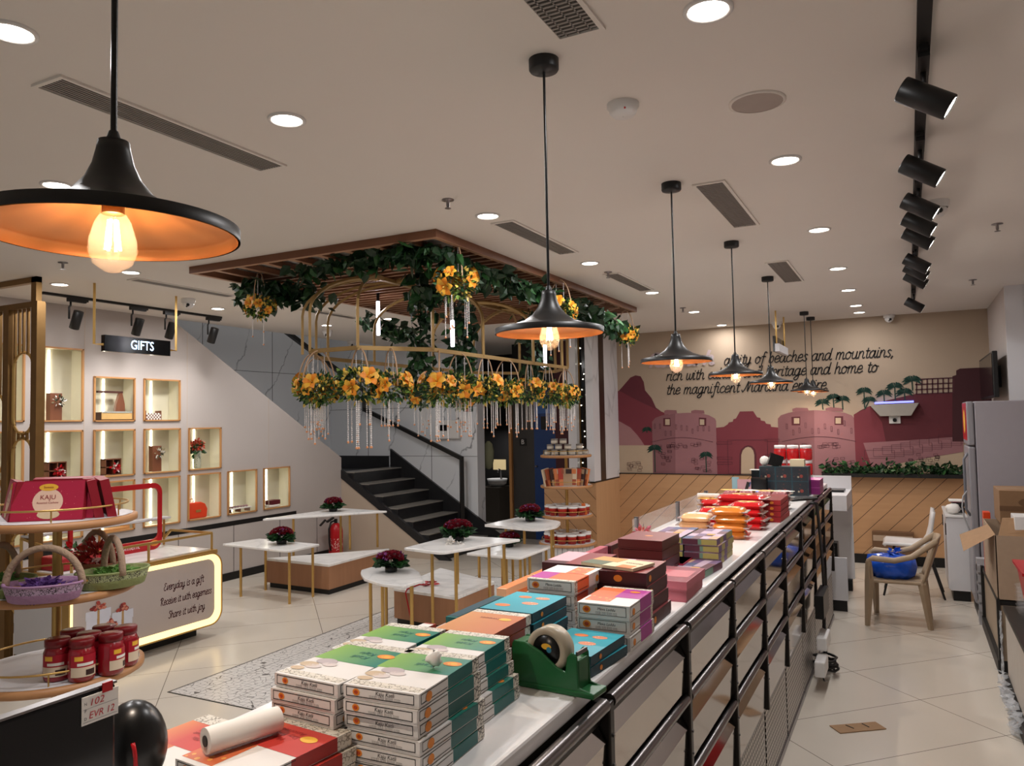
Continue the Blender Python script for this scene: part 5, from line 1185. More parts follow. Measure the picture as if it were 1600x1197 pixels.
MIX = carton('', .15, .2, KH, BOXW, [(0, 1, 0, .45, BOXW), (0, .45, .05, .5, FRUIT), (0, 1, .45, .85, REDTOP), (0, 1, .85, 1, PATL)], [(0, .4, BOXW), (.4, .85, REDS), (.85, 1, PATL)], ('Dry Fruit Mix', 1),
    [('top', .6, .42, .013, LOGOY)], True, [('Assorted', 0, .52, .014, REDS, 1), ('Dry Fruit', 0, .38, .014, REDS, 1), ('Mix', 0, .24, .014, REDS, 1)])
stack(MIX, -.878, .885, CT, 3, KH, 'red and white assorted fruit box, %s of the front red stack', 'red fruit mix boxes', -.12, 0, .03, 5)
stack(MIX, -1.045, .875, CT, 2, KH, 'red and white assorted fruit box, %s of the left red stack', 'red fruit mix boxes', -.10, 0, .02, 6)
t = thing('paper_roll', 'white paper roll lying on the front red fruit box', 'paper roll', (-.918, .87, CT+3*(KH+.0016)+.0205)); mb = MB(); mb.cyl((-.015, -.055, 0), (.02, .055, 0), .019, PAPER, n=24, caps=True); ob('roll', mb, t); mb = MB(); mb.cyl((-.0155, -.0565, 0), (-.0145, -.0535, 0), .008, INK, n=16); ob('core', mb, t)
ORG = carton('', .135, .18, KH, ORS, [(0, 1, 0, .86, ORT), (0, 1, .86, 1, PATL)], [(0, .86, ORS), (.86, 1, PATL)], None, [('top', .55, .3, .012, LOGOY)], True, [('sweets', 0, .3, .018, ORS, 1)])
stack(ORG, -.838, 1.478, CT, 5, KH, 'orange and rust sweet box, %s of the orange stack', 'orange sweet boxes', .02, 0, .02, 7)
TEAL = carton('', .135, .185, KH, TEALD, [(0, 1, 0, 1, TEALT)], [], None, [('top', -.3, .5, .014, PLATE), ('top', .4, .5, .015, PLATEW), ('top', .3, -.1, .017, PLATEW), ('top', -.5, -.5, .016, PLATE), ('right', -.5, 0, .006, LOGO)], True)
stack(TEAL, -.835, 1.672, CT, 5, KH, 'teal sweet box with printed sweets, %s of the tall teal stack', 'teal sweet boxes', 0, 0, .02, 8)
stack(TEAL, -.688, 1.658, CT, 2, KH, 'teal sweet box with printed sweets, %s of the pair behind the tape dispenser', 'teal sweet boxes', -.06, .006, .05, 9)
WH = .0345
WBX = carton('', .13, .19, WH, BOXW, [(0, 1, .0, .45, BOXW), (.05, .55, .15, .5, FRUIT), (0, 1, .42, .92, ORB), (.5, 1, .42, .92, PINKB), (0, 1, .92, 1, PATL)], [(.0, .42, BOXW), (.42, .9, PINKB), (.9, 1, PATL)], ('Meva Laddu', 1), [('top', .5, .55, .011, LOGO), ('right', -.7, 0, .009, LOGO)])
stack(WBX, -.672, 1.862, CT, 3, WH, 'white sweet box with magenta band, %s of the right stack', 'white banded sweet boxes', 0, 0, .02, 10)
WBL = carton('', .13, .19, WH, BOXW, [(0, 1, .0, .1, PATL), (0, 1, .08, .5, ORB), (0, .4, .08, .5, PINKB), (0, 1, .5, 1, BOXW), (.5, .9, .5, .95, FRUIT)], [(.0, .1, PATL), (.1, .5, ORB), (.5, 1, BOXW)], ('Meva Laddu', 1), [('right', .6, 0, .010, LOGO)])
stack(WBL, -.832, 1.912, CT, 4, WH, 'white sweet box with orange band, %s of the left stack', 'white banded sweet boxes', 0, 0, .02, 11)
MRN = carton('', .155, .19, WH, MAR, [(0, .45, .2, 1, mat('pale_pink_print', '#c79aa4', .5)), (.45, 1, 0, 1, MART)], [], None, [('front', 0, 0, .010, LOGO), ('right', -.7, 0, .010, LOGO)])
zt = stack(MRN, -.71, 2.075, CT, 4, WH, 'dark maroon sweet box, %s of the stack carrying the leaflets', 'maroon sweet boxes', .0, .004, .03, 12)
stack(MRN, -.875, 2.13, CT, 4, WH, 'dark maroon sweet box, %s of the pink-topped rear stack', 'maroon sweet boxes', 0, 0, .02, 13)
t = thing('leaflet_pad', 'cream and green printed leaflets lying on the maroon boxes', 'leaflets', (-.735, 2.055, zt+.001), -.25); mb = MB(); mb.box(-.085, .085, -.055, .055, 0, .008, mat('leaflet_cream', '#c9bc9c', .6)); ob('pad', mb, t)
mb = MB(); mb.box(-.085, -.015, -.055, .0, .008, .0086, mat('leaflet_green', '#5a6350', .6)); mb.box(-.085, .0, .0, .055, .008, .0086, mat('leaflet_orange', '#b98a54', .6)); mb.box(.03, .075, -.055, -.02, .008, .0086, PLATE); put_text(mb, 'sweets', (.05, .01, .0088), (1, 0, 0), (0, 1, 0), .02, INKM); ob('printing', mb, t)
PKB = carton('', .14, .23, .03, PNK, [(.1, .9, .3, .75, PNKD)], [], None, [('front', -.75, 0, .008, LOGO)])
stack(PKB, -.682, 2.415, CT, 2, .03, 'pink sweet box, %s of the front pink pair', 'pink sweet boxes', .02, 0, .04, 14)
stack(PKB, -.84, 2.44, CT, 2, .03, 'pink sweet box, %s of the pair behind the leaflets', 'pink sweet boxes', .0, 0, .02, 15)
BRN = carton('', .155, .2, .033, mat('brown_box', '#4a1a18', .4), [(0, 1, 0, 1, MART)], [], None, [('top', 0, 0, .012, LOGO)])
stack(BRN, -.83, 2.66, CT, 4, .033, 'brown red sweet box, %s of the shiny brown stack', 'brown red sweet boxes', 0, 0, .03, 16)
HPK = carton('', .12, .16, .03, mat('hot_pink', '#c2304e', .45), [], [], None, [])
stack(HPK, -.80, 2.845-.02, CT, 1, .03, 'hot pink flat box between the brown and patchwork stacks', 'hot pink boxes', 0, 0, .02, 17)
PW = [mat('pw_yellow', '#a89a58', .5), mat('pw_purple', '#6d5478', .5), mat('pw_green', '#6d8a78', .5), mat('pw_blue', '#3f4a72', .5), mat('pw_lilac', '#b8a0b4', .5), mat('pw_wine', '#5c3040', .5), mat('pw_peach', '#c99a7c', .5)]
def patch(seed):
    q = random.Random(seed); top = [(a/4, (a+1)/4, b_/4, (b_+1)/4, q.choice((PW[1], PW[3], PW[4], PW[4], PW[4], PW[6], PW[5]))) for a in range(4) for b_ in range(4)]
    o = carton('', .125, .27, .0235, PW[4], top, [(k/5, (k+1)/5, q.choice((PW[1], PW[4], PW[5], PW[0], PW[2]))) for k in range(5)], None, [('top', .3, -.2, .014, LOGOY)])
    p = o.children[0]; return o
def front_patch(o, seed):
    q = random.Random(seed); mb = MB()
    for k, (a, b_) in enumerate(((0, .45), (.45, .55), (.55, 1))): mb.box(-.0635+.127*a, -.0635+.127*b_, -.137, -.1362, .003, .0225, (PW[5], PW[2], PW[0])[k] if seed % 2 else (PW[1], PW[4], PW[0])[k])
    ob('front_print', mb, o)
for s_, x, n in ((1, -.708, 4), (2, -.842, 4), (3, -.975, 3)):
    P_ = patch(s_); front_patch(P_, s_); stack(P_, x, 3.03, CT, n, .0235, 'patchwork print box, %s of the '+('right' if s_ == 1 else 'middle' if s_ == 2 else 'left')+' patchwork stack', 'patchwork printed boxes', 0, 0, .02, 20+s_)
P_ = patch(4); stack(P_, -.70, 2.74, CT, 1, .0235, 'single flat patchwork box before the patchwork stacks', 'patchwork printed boxes', -.1, 0, .02, 25)
RB = carton('', .085, .32, .027, REDM, [], [], None, [('front', 0, 0, .008, LOGO)])
stack(RB, -.655, 4.37, CT, 4, .0275, 'small red box with orange emblem, %s of the four by the red pouches', 'small red emblem boxes', 0, 0, .02, 26)
# upright boxes along the rear
def upright(x, y, L, mt, mt2, label, h=.088, th=.03):
    mb = MB(); mb.box(-th/2, th/2, -L/2, L/2, 0, h, mt); o = ob('sweet_box', mb, loc=(x, y, CT+.0002)); tag(o, label, 'sweet box', 'boxes standing on edge along the counter rear')
    p = MB(); p.box(-th/2+.001, th/2-.001, -L/2+.01, L/2-.01, h, h+.0006, mt2); p.box(th/2, th/2+.0006, -L/2+.02, L/2-.02, h*.4, h*.8, mt2); ob('printing', p, o)
upright(-1.0, 1.42, .19, ORS, BOXW, 'rust box standing on edge behind the orange stack'); upright(-.985, 1.70, .24, TEALS, TEALD, 'long teal box standing on edge behind the teal stack')
upright(-1.02, 2.0, .2, mat('peach_box', '#d8a47c', .45), PLATE, 'peach box standing on edge at the counter rear, nearest'); upright(-1.02, 2.25, .28, MATS['peach_box'], PLATE, 'peach box standing on edge at the counter rear, second')
upright(-1.01, 2.54, .28, PNK, PNKD, 'pink box standing on edge at the counter rear'); upright(-1.0, 2.79, .2, MAR, MART, 'maroon box standing on edge at the counter rear')
t = thing('flower_packet', 'pink and coral wrapped packet on the counter rear edge', 'packet', (-1.04, 3.22, CT+.001)); mb = MB(); mb.box(-.06, .06, -.09, .09, 0, .05, PNKD); ob('packet', mb, t, bevel=.015); mb = MB(); bloom(mb, (0, 0, .056), .03, 60, [mat('coral', '#c9685c', .5), PNK, MAR], 4, .018); ob('bow', mb, t)
# pouches
def pillow(w, d, h, mt, mt2, label, group, seed):
    r = random.Random(seed); mb = MB(); nx, ny = 14, 8; V = []
    for s_ in (1, -1):
        for i in range(nx+1):
            for j in range(ny+1):
                u, v = 2*i/nx-1, 2*j/ny-1; th = h/2*(max(0, 1-abs(u)**9))**.5*(max(0, 1-abs(v)**8))**.5*(1+.10*math.sin(9*u+seed)*math.cos(6*v))
                V.append((u*w/2*(1-.03*abs(v)), v*d/2*(1-.04*u*u), h/2+s_*th))
    n1 = (nx+1)*(ny+1); Fs = []
    for i in range(nx):
        for j in range(ny): a = i*(ny+1)+j; Fs += [(a, a+ny+1, a+ny+2, a+1), (n1+a, n1+a+1, n1+a+ny+2, n1+a+ny+1)]
    mb.add(V, Fs, mt, True); o = ob('snack_pouch', mb); tag(o, label, 'snack pouch', group)
    e = MB()
    for s_ in (1, -1): e.box(s_*w/2-.012, s_*w/2+.012, -d/2*.95, d/2*.95, h/2-.002, h/2+.002, mt2)
    ob('crimped_end', e, o); p = MB(); p.disc((0, 0, h+.0005), d*.28, LOGOY if seed % 2 else PAPER, 18, None, 1.4, .7); ob('print', p, o)
    return o
FOIL = mat('foil_silver', '#c9c0bc', .22, .6); REDF = mat('pouch_red', '#c01c20', .18, vary=.15, coat=.4); ORF = mat('pouch_amber', '#c8742a', .18, vary=.2, coat=.4); PALEF = mat('pouch_pale', '#d9a878', .25, coat=.3)
def pouches(x, y, n, w, d, h, m1, stem, group, rz, seed):
    r = random.Random(seed); p0 = pillow(w, d, h, m1, FOIL, 'x', group, seed)
    for k in range(n):
        loc = (x+r.uniform(-.012, .012), y+r.uniform(-.008, .008), CT+.001+k*(h*.96)); o = p0 if k == 0 else dup(p0, loc)
        o.location = loc; o.rotation_euler.z = rz+r.uniform(-.08, .08); o['label'] = stem % ORD[n-1-k]
pouches(-.735, 3.60, 4, .15, .12, .036, ORF, 'amber foil snack pouch, %s of the amber pile', 'amber snack pouches', .05, 1)
pouches(-.90, 3.62, 3, .14, .12, .036, PALEF, 'pale orange snack pouch, %s of the pile left of the amber one', 'pale snack pouches', .05, 2)
pouches(-.715, 3.93, 4, .15, .13, .034, REDF, 'red foil snack pouch, %s of the front red pile', 'red snack pouches', 0, 3)
pouches(-.87, 3.93, 3, .15, .13, .034, REDF, 'red foil snack pouch, %s of the left red pile', 'red snack pouches', 0, 5)
pouches(-.79, 4.17, 4, .24, .14, .038, REDF, 'long red snack pouch, %s of the rear red pile', 'red snack pouches', 0, 7)
pouches(-.99, 4.3, 3, .13, .2, .036, REDF, 'red snack pouch, %s of the pile at the counter rear', 'red snack pouches', .3, 9)
t = tag(ob('paper_tube', MB().cyl((-.06, 0, .012), (.06, 0, .012), .012, PAPER, n=16), loc=(-1.0, 4.3, CT+.001+3*.0346+.004)), 'white paper tube lying on the rear red pouches', 'tube')
WAF = mat_dots('wafer_print', '#7a3440', '#c9a08c', 60, .28)
for c in range(4): pouches(-.96+.087*c, 4.80, 3, .085, .2, .037, WAF, 'maroon wafer pack, %s of '+('first', 'second', 'third', 'fourth')[c]+' wafer column', 'maroon wafer packs', 0, 31+c)
# glass guard behind the goods
t = thing('counter_guard', 'low clear glass guard along the counter rear edge', 'glass panel', (-1.12, 3.9, CT)); mb = MB(); mb.box(-.004, .004, -.55, .9, 0, .10, CLEARP); ob('glass', mb, t); mb = MB()
for y in (-.5, .2, .85): mb.box(-.01, .01, y-.006, y+.006, 0, .105, STEELR)
ob('clips', mb, t)
# far counter end
DBX = mat_dots('midnight_print', '#141d26', '#4a2a2c', 45, .25); DBE = mat('blue_edge', '#183842', .4)
def dbox():
    mb = MB(); mb.box(-.053, .053, -.07, .07, 0, .1, DBX); o = ob('gift_box', mb); p = MB()
    for z in (.001, .097): p.box(-.0535, .0535, -.0705, .0705, z-.001, z+.003, DBE)
    for x in (-.051, .051): p.box(x-.0025, x+.0025, -.0706, -.0700, 0, .1, DBE)
    p.ball((.008, -.07, .035), .012, mat('print_rust', '#7a3028', .5), 10, 6, ey=.05); p.ball((-.012, -.07, .03), .007, mat('print_cream', '#9a8c7a', .5), 8, 5, ey=.05); ob('printing', p, o); return o
d0 = dbox(); k = 0
for c in range(3):
    for l in range(2):
        p = (-.895+.108*c, 5.70, CT+.0005+.1005*l); o = d0 if k == 0 else dup(d0, p); k += 1; o.location = p
        tag(o, 'midnight blue printed box, %s row, %s column before the jars' % (('lower', 'upper')[l], ('left', 'middle', 'right')[c]), 'gift box', 'midnight blue boxes at the counter end')
zt = CT+.2015
t = tag(ob('cream_carton', MB().box(-.046, .046, -.04, .04, 0, .048, mat('cream_card', '#cdbfa0', .7)), loc=(-.70, 5.70, zt)), 'small cream carton on the midnight blue boxes', 'carton')
t = thing('payment_terminal', 'tilted black card terminal on the midnight blue boxes', 'card terminal', (-.86, 5.68, zt), .3); mb = MB(); mb.box(-.045, .045, -.03, .03, 0, .085, BLACKP, Matrix.Rotation(.35, 4, 'Y')); ob('body', mb, t); mb = MB(); mb.box(.03, .085, -.03, .02, -.012, .018, mat('card_beige', '#a39c84', .6), Matrix.Rotation(.4, 4, 'Y')); ob('paper_slip', mb, t)
t = tag(ob('crumpled_bag', MB().ball((0, 0, .035), .035, PAPER, 8, 5), loc=(-.925, 5.72, zt)), 'crumpled white bag on the left midnight blue box', 'bag')
t = thing('screen_terminal', 'dark terminal with blue lit strip before the midnight blue boxes', 'terminal', (-.93, 5.54, CT+.0005)); mb = MB(); mb.box(-.06, .05, -.02, .02, .0, .13, BLKPANEL); ob('screen', mb, t, bevel=.01); mb = MB(); mb.box(-.04, .05, -.03, -.02, .03, .038, mat('blue_glow', '#3a6ae0', .4, emit=1.5)); ob('lit_strip', mb, t)
def sjar():
    t = thing('sweet_jar', 'x', 'jar', group='red sweet jars stacked at the counter end'); mb = MB(); mb.lathe([(.001, 0), (.042, 0), (.045, .01), (.045, .07), (.038, .085)], REDF, 20); ob('jar_body', mb, t); mb = MB(); mb.lathe([(.038, .085), (.041, .088), (.041, .108), (.001, .11)], WHITEP, 20); ob('lid', mb, t); mb = MB(); mb.lathe([(.0385, .074), (.0455, .062)], mat('jar_purple', '#3a2040', .4), 20); ob('neck_band', mb, t); return t
j1 = sjar(); k = 0
for c in range(3):
    for l in range(3):
        p = (-.875+.092*c, 6.12, CT+.0005+.1115*l); o = j1 if k == 0 else dup(j1, p); k += 1; o.location = p; o['label'] = 'red sweet jar with white lid, %s layer, %s column' % (('bottom', 'middle', 'top')[l], ('left', 'middle', 'right')[c])
for l in range(2):
    mb = MB(); mb.box(-.043, .043, -.12, .12, 0, .05, mat('magenta_box', '#8a2a74', .35)); o = ob('gift_box', mb, loc=(-.612, 5.9, CT+.0005+.0505*l)); tag(o, '%s magenta box on the counter edge by the jars' % ('lower', 'upper')[l], 'gift box', 'magenta boxes at the counter edge'); p = MB(); p.box(-.0435, .0435, -.1205, .1205, .042, .0503, mat('magenta_lid', '#a8458e', .35)); ob('lid', p, o)
t = thing('keyboard', 'small black keyboard lying at the counter edge', 'keyboard', (-.66, 5.38, CT+.0005), .9); mb = MB(); mb.box(-.11, .11, -.055, .055, 0, .014, BLACKP); ob('base', mb, t, bevel=.003); mb = MB()
for a in range(11):
    for b_ in range(4): mb.box(-.10+.0185*a, -.085+.0185*a, -.046+.024*b_, -.027+.024*b_, .014, .018, mat('key_grey', '#26262a', .5))
ob('keys', mb, t)
t = thing('price_card', 'pink and blue printed card standing at the counter rear', 'card', (-1.08, 5.80, CT+.0005)); mb = MB(); mb.box(-.055, .075, -.004, .004, 0, .095, mat('card_pink', '#b98c92', .6)); ob('pink_card', mb, t); mb = MB(); mb.box(-.095, -.045, .005, .01, 0, .11, mat('card_blue', '#8aaab4', .6)); ob('blue_card', mb, t); mb = MB(); mb.box(-.01, .012, -.0055, -.004, .02, .08, INK, Matrix.Rotation(.3, 4, 'Y')); mb.box(.01, .02, -.0055, -.004, .05, .085, PW[3], Matrix.Rotation(.3, 4, 'Y')); ob('printing', mb, t)
t = thing('counter_monitor', 'dark flat monitor at the counter rear beside the pink card', 'monitor', (-1.0, 6.3, CT+.0005)); mb = MB(); mb.box(-.12, .12, -.012, .012, .02, .13, BLKPANEL); mb.box(-.04, .04, -.04, .04, 0, .02, BLACKP); ob('screen', mb, t); mb = MB(); mb.box(-.13, .05, -.03, .03, .131, .136, WHITEP); ob('paper_sheet', mb, t)
# tape dispenser
t = thing('tape_dispenser', 'green plastic tape dispenser with wide clear tape roll on the counter', 'tape dispenser', (-.667, 1.475, CT+.0005), math.radians(-5))
GRN = mat('dispenser_green', '#1b5e32', .3, vary=.06)
mb = MB(); side = [(-.092, .0), (.095, .0), (.092, .012), (.066, .018), (.063, .078), (.052, .086), (.040, .074), (.036, .045), (.016, .052), (-.02, .078), (-.055, .092), (-.085, .093), (-.090, .085)]
for ya_, yb_ in ((-.028, -.022), (.022, .028)): mb.prism([(a, ya_, b_) for a, b_ in side], (0, yb_-ya_, 0), GRN)
mb.prism([(-.096, -.031, 0), (.1, -.031, 0), (.1, .031, 0), (-.096, .031, 0)], (0, 0, .012), GRN); mb.prism([(.036, -.022, .0), (.064, -.022, .0), (.064, -.022, .07), (.045, -.022, .07)], (0, .044, 0), GRN); mb.prism([(-.09, -.022, 0), (-.06, -.022, 0), (-.06, -.022, .092), (-.088, -.022, .09)], (0, .044, 0), GRN); mb.prism([(-.06, -.022, .01), (.036, -.022, .01), (.036, -.022, .03), (-.06, -.022, .03)], (0, .044, 0), GRN)
ob('dispenser_body', mb, t, bevel=.004)
YR = Matrix.Translation((-.012, 0, .078)) @ Matrix.Rotation(PI/2, 4, 'X')
mb = MB(); mb.lathe([(.032, -.018), (.046, -.018), (.046, .018), (.032, .018), (.032, -.018)], mat('tape_clear', '#b3a894', .3), 36, M=YR); ob('tape_roll', mb, t)
mb = MB(); mb.lathe([(.001, -.0175), (.032, -.0175), (.032, .0175), (.001, .0175)], BLACKP, 28, M=YR); ob('roll_core', mb, t); mb = MB(); mb.disc((.0, .008, .0182), .009, LOGOY, 14, M=YR, ex=1.3, ey=.7); mb.disc((.006, .002, .0183), .006, mat('tape_logo', '#2f7f9a', .5), 12, M=YR); ob('core_label', mb, t)
mb = MB(); mb.box(.058, .062, -.022, .022, .078, .086, STEELR); ob('cutter_blade', mb, t)
# monitor and scanner at the near left
t = thing('point_of_sale_monitor', 'black monitor with handwritten note taped to its corner, at lower left', 'monitor', (-.925, .44, CT))
mb = MB(); mb.box(-.014, .0, -.24, .2255, .012, .222, BLKPANEL); ob('screen', mb, t, bevel=.004)
mb = MB(); mb.box(-.016, -.001, -.242, .2275, .2215, .2245, STEELR); ob('top_edge', mb, t)
mb = MB(); mb.box(-.06, .03, -.08, .08, 0, .012, BLACKP); mb.box(-.03, -.014, -.02, .02, .0, .1, BLACKP); ob('stand', mb, t)
mb = MB(); mb.box(.0005, .0015, .178, .2275, .183, .2175, PAPER); nt_ = ob('note_sheet', mb, t)
INKR = mat('ink_red', '#b8202a', .6, vary=0)
mb = MB(); put_text(mb, '102', (.0022, .197, .2085), (0, 1, 0), (0, 0, 1), .012, INKR, .2, width=.018); put_text(mb, 'EVR 12', (.0022, .204, .193), (0, 1, 0), (0, 0, 1), .012, INKR, .2, width=.034)
for c, z in (('N', .2085), ('P', .2), ('D', .1905)): put_text(mb, c, (.0022, .1825, z), (0, 1, 0), (0, 0, 1), .005, INK)
for z in (.202, .186): mb.box(.0016, .0019, .18, .226, z, z+.0004, mat('rule_grey', '#8d8d92', .6))
ob('handwriting', mb, nt_)
mb = MB(); mb.box(.001, .0025, .205, .219, .2155, .2275, RED); ob('red_tape', mb, t)
t = thing('barcode_scanner', 'glossy black rounded barcode scanner with a red curved line', 'scanner', (-.985, .735, CT))
mb = MB(); mb.ball((0, 0, .105), .045, BLACKP, 28, 16, ez=1.4); ob('scanner_head', mb, t); mb = MB(); mb.lathe([(.001, 0), (.034, 0), (.03, .012), (.014, .025), (.016, .08)], BLACKP, 24); ob('stand', mb, t)
mb = MB(); mb.tube([(.020+.022*math.cos(a), -.036+.022*math.cos(a)*.4, .098+.05*math.sin(a)) for a in [-1.2+.2*k for k in range(10)]], .0028, RED, 6); ob('red_line', mb, t)

# ------------------------------------------------------------------ right side: chairs, fridge, cartons
BEI = mat('chair_beige', '#a08c74', .5, vary=.06)
t = thing('plastic_armchair', 'worn beige plastic armchair carrying a blue bag in the aisle', 'chair', (-.12, 6.80, 0), 0)
mb = MB(); mb.prism([(-.20, -.19, .325), (.19, -.19, .325), (.20, .19, .325), (-.19, .21, .325)], (0, 0, .028), BEI); ob('seat', mb, t, bevel=.01)
for (x, y, tx, ty, top) in ((-.20, -.20, -.225, -.215, .49), (.165, -.17, .205, -.17, .36), (-.18, .22, -.175, .235, .49), (.17, .17, .21, .17, .36)):
    mb = MB(); mb.tube([(x, y, top), (x, y, .33), (tx, ty, 0)], [.020, .030, .017], BEI, 4, flat=(1.1, 1.1)); ob('leg', mb, t)
mb = MB(); V = []; n = 8
for i in range(n+1):
    a = i/n
    for j in range(7): b_ = j/6*2-1; V.append((.17+.105*a+.03*(1-b_*b_), .195*b_*(1-.06*a), .345+.33*a+.015*(1-b_*b_)*(a > .9)))
mb.add(V, [(i*7+j, i*7+j+1, (i+1)*7+j+1, (i+1)*7+j) for i in range(n) for j in range(6)], BEI, True); o = ob('backrest', mb, t); md = o.modifiers.new('thick', 'SOLIDIFY'); md.thickness = .014
for y in (-.205, .215):
    mb = MB(); mb.tube([(-.20, y, .36), (-.20, y, .50), (-.17, y, .515), (-.02, y, .505), (.10, y, .54), (.27, y*.95, .665)], .017, BEI, 6, flat=(.8, 1.3)); ob('armrest', mb, t)
t = thing('blue_bag', 'crumpled shiny blue plastic bag on the beige chair seat', 'bag', (-.165, 6.80, .354)); mb = MB(); q = random.Random(5); R_ = []
P_ = [(.001, 0), (.15, 0), (.18, .04), (.185, .09), (.165, .14), (.10, .16), (.03, .165), (.001, .167)]; mb.lathe(P_, BLUE, 30, ex=1.0, ey=1.0)
mb.v = [(x+q.uniform(-.012, .012), y+q.uniform(-.012, .012), max(0, z+q.uniform(-.01, .012)) if z > .01 else z) for x, y, z in mb.v]; ob('bag', mb, t)
mb = MB(); bloom(mb, (.02, 0, .17), .035, 24, [BLUE], 4, .035); ob('knot', mb, t)
t = thing('white_chair', 'white moulded chair with black legs behind the beige armchair', 'chair', (.0, 7.90, 0))
WCH = mat('chair_white', '#dfdcda', .35); mb = MB(); V = []; prof = [(-.235, .425), (-.22, .44), (-.1, .435), (.02, .43), (.09, .44), (.125, .49), (.15, .58), (.165, .68), (.175, .745)]
for (x, z) in prof:
    for j in range(7): b_ = j/6*2-1; V.append((x, .19*b_, z+.012*b_*b_))
mb.add(V, [(i*7+j, i*7+j+1, (i+1)*7+j+1, (i+1)*7+j) for i in range(len(prof)-1) for j in range(6)], WCH, True); o = ob('shell', mb, t); md = o.modifiers.new('thick', 'SOLIDIFY'); md.thickness = .03
for (x, y, tx, ty) in ((-.16, -.13, -.26, -.17), (.1, -.13, .22, -.17), (-.16, .13, -.26, .17), (.1, .13, .22, .17)): mb = MB(); mb.cyl((x, y, .42), (tx, ty, 0), .013, BLACK, r1=.009, n=8); ob('leg', mb, t)
t = thing('flat_carton', 'flat brown carton standing against the timber wall behind the chairs', 'carton', (-.20, 9.24, 0)); mb = MB(); mb.box(-.20, .20, -.06, .06, 0, .365, CARDD); ob('carton', mb, t); mb = MB(); mb.box(-.19, .19, -.0615, -.06, .27, .33, mat('carton_print', '#b09a84', .8)); ob('printing', mb, t)
# fridge
FRG = mat('fridge_grey', '#8f8d92', .35, vary=.02)
t = thing('refrigerator', 'grey two-door refrigerator with red sticker facing the aisle', 'refrigerator', (.43, 7.12, 0))
mb = MB(); mb.box(.035, .62, 0, .52, .05, 1.71, mat('fridge_side', '#a09ba1', .45, vary=.02)); ob('body', mb, t, bevel=.008)
mb = MB(); mb.box(-.02, .03, 0, .52, 1.36, 1.71, FRG); d_ = ob('door', mb, t, bevel=.012); mb = MB(); mb.box(-.0225, -.02, .03, .49, 1.40, 1.70, RED); o = ob('red_sticker', mb, d_); mb = MB(); mb.disc((0, 0, 0), .14, LOGOY, 20, frame((-.0235, .26, 1.55), (0, -1, 0), (0, 0, 1)), .8, .7); ob('sticker_emblem', mb, d_)
mb = MB(); mb.box(-.02, .03, 0, .52, .12, 1.35, FRG); d_ = ob('door', mb, t, bevel=.012); mb = MB(); mb.tube([(-.02, .05, 1.30), (-.05, .05, 1.25), (-.05, .05, .85), (-.02, .05, .80)], .011, mat('handle_grey', '#6f7076', .35), 8); ob('handle', mb, d_)
mb = MB(); mb.box(.0, .6, .02, .5, 0, .05, BLACKG); ob('kick_plate', mb, t)
t = thing('fridge_cord', 'white power cord hanging down beside the refrigerator', 'cord', (.33, 7.35, 0)); mb = MB(); mb.tube([(.06, -.22, 1.0), (.03, -.24, .96), (.02, -.25, .88), (.03, -.26, .79), (.06, -.28, .70), (.08, -.29, .62)], .006, mat('cord_grey', '#9a9a9c', .5), 6); ob('cord', mb, t)
t = thing('white_cabinet', 'white low cabinet with dark handles beside the refrigerator', 'cabinet', (.265, 7.72, 0)); mb = MB(); mb.box(.0, .15, 0, .75, .09, .72, WHITEL); ob('body', mb, t); mb = MB(); mb.box(-.012, 0, .01, .37, .1, .71, WHITEL); o = ob('door', mb, t); mb2 = MB(); mb2.box(-.02, -.012, .03, .05, .56, .66, BLACK); ob('handle', mb2, o); mb = MB(); mb.box(-.012, 0, .38, .74, .1, .71, WHITEL); o = ob('door', mb, t); mb2 = MB(); mb2.box(-.02, -.012, .70, .72, .56, .66, BLACK); ob('handle', mb2, o); mb = MB(); mb.box(.02, .15, .02, .75, 0, .09, BLACKG); ob('plinth', mb, t); mb = MB(); mb.box(-.02, .15, -.01, .76, .72, .735, TOPM); ob('top', mb, t)
t = thing('white_bundle', 'white plastic bundle on the cabinet beside the refrigerator', 'bag', (.315, 7.83, .736)); mb = MB(); mb.ball((0, 0, .045), .06, PAPER, 14, 8, ez=.75); mb.v = [(x+rnd.uniform(-.008, .008), y+rnd.uniform(-.008, .008), z+rnd.uniform(-.005, .006) if z > .01 else max(0, z)) for x, y, z in mb.v]; ob('bundle', mb, t)
t = thing('black_cloths', 'folded black cloths and papers piled on the cabinet', 'cloth', (.35, 8.02, .736)); mb = MB(); mb.box(-.05, .06, -.1, .1, 0, .05, BLKPANEL); mb.box(-.04, .06, -.1, .08, .05, .09, BLACKP); ob('cloths', mb, t, bevel=.012); mb = MB(); mb.box(-.05, .06, -.09, .09, .091, .097, PNK); mb.box(-.06, .06, -.1, .09, .098, .106, PAPER); ob('papers', mb, t)
# television on the right wall
t = thing('television', 'thin black television on the right wall seen edge-on', 'television', (.76, 8.45, 0)); mb = MB(); mb.box(-.10, -.06, -.66, .66, 1.75, 2.15, BLACK); ob('body', mb, t, bevel=.006); mb = MB(); mb.box(-.104, -.10, -.64, .64, 1.77, 2.13, BLKPANEL); ob('screen', mb, t); mb = MB(); mb.box(-.06, .009, -.12, .12, 1.85, 2.05, BLACK); ob('wall_bracket', mb, t)
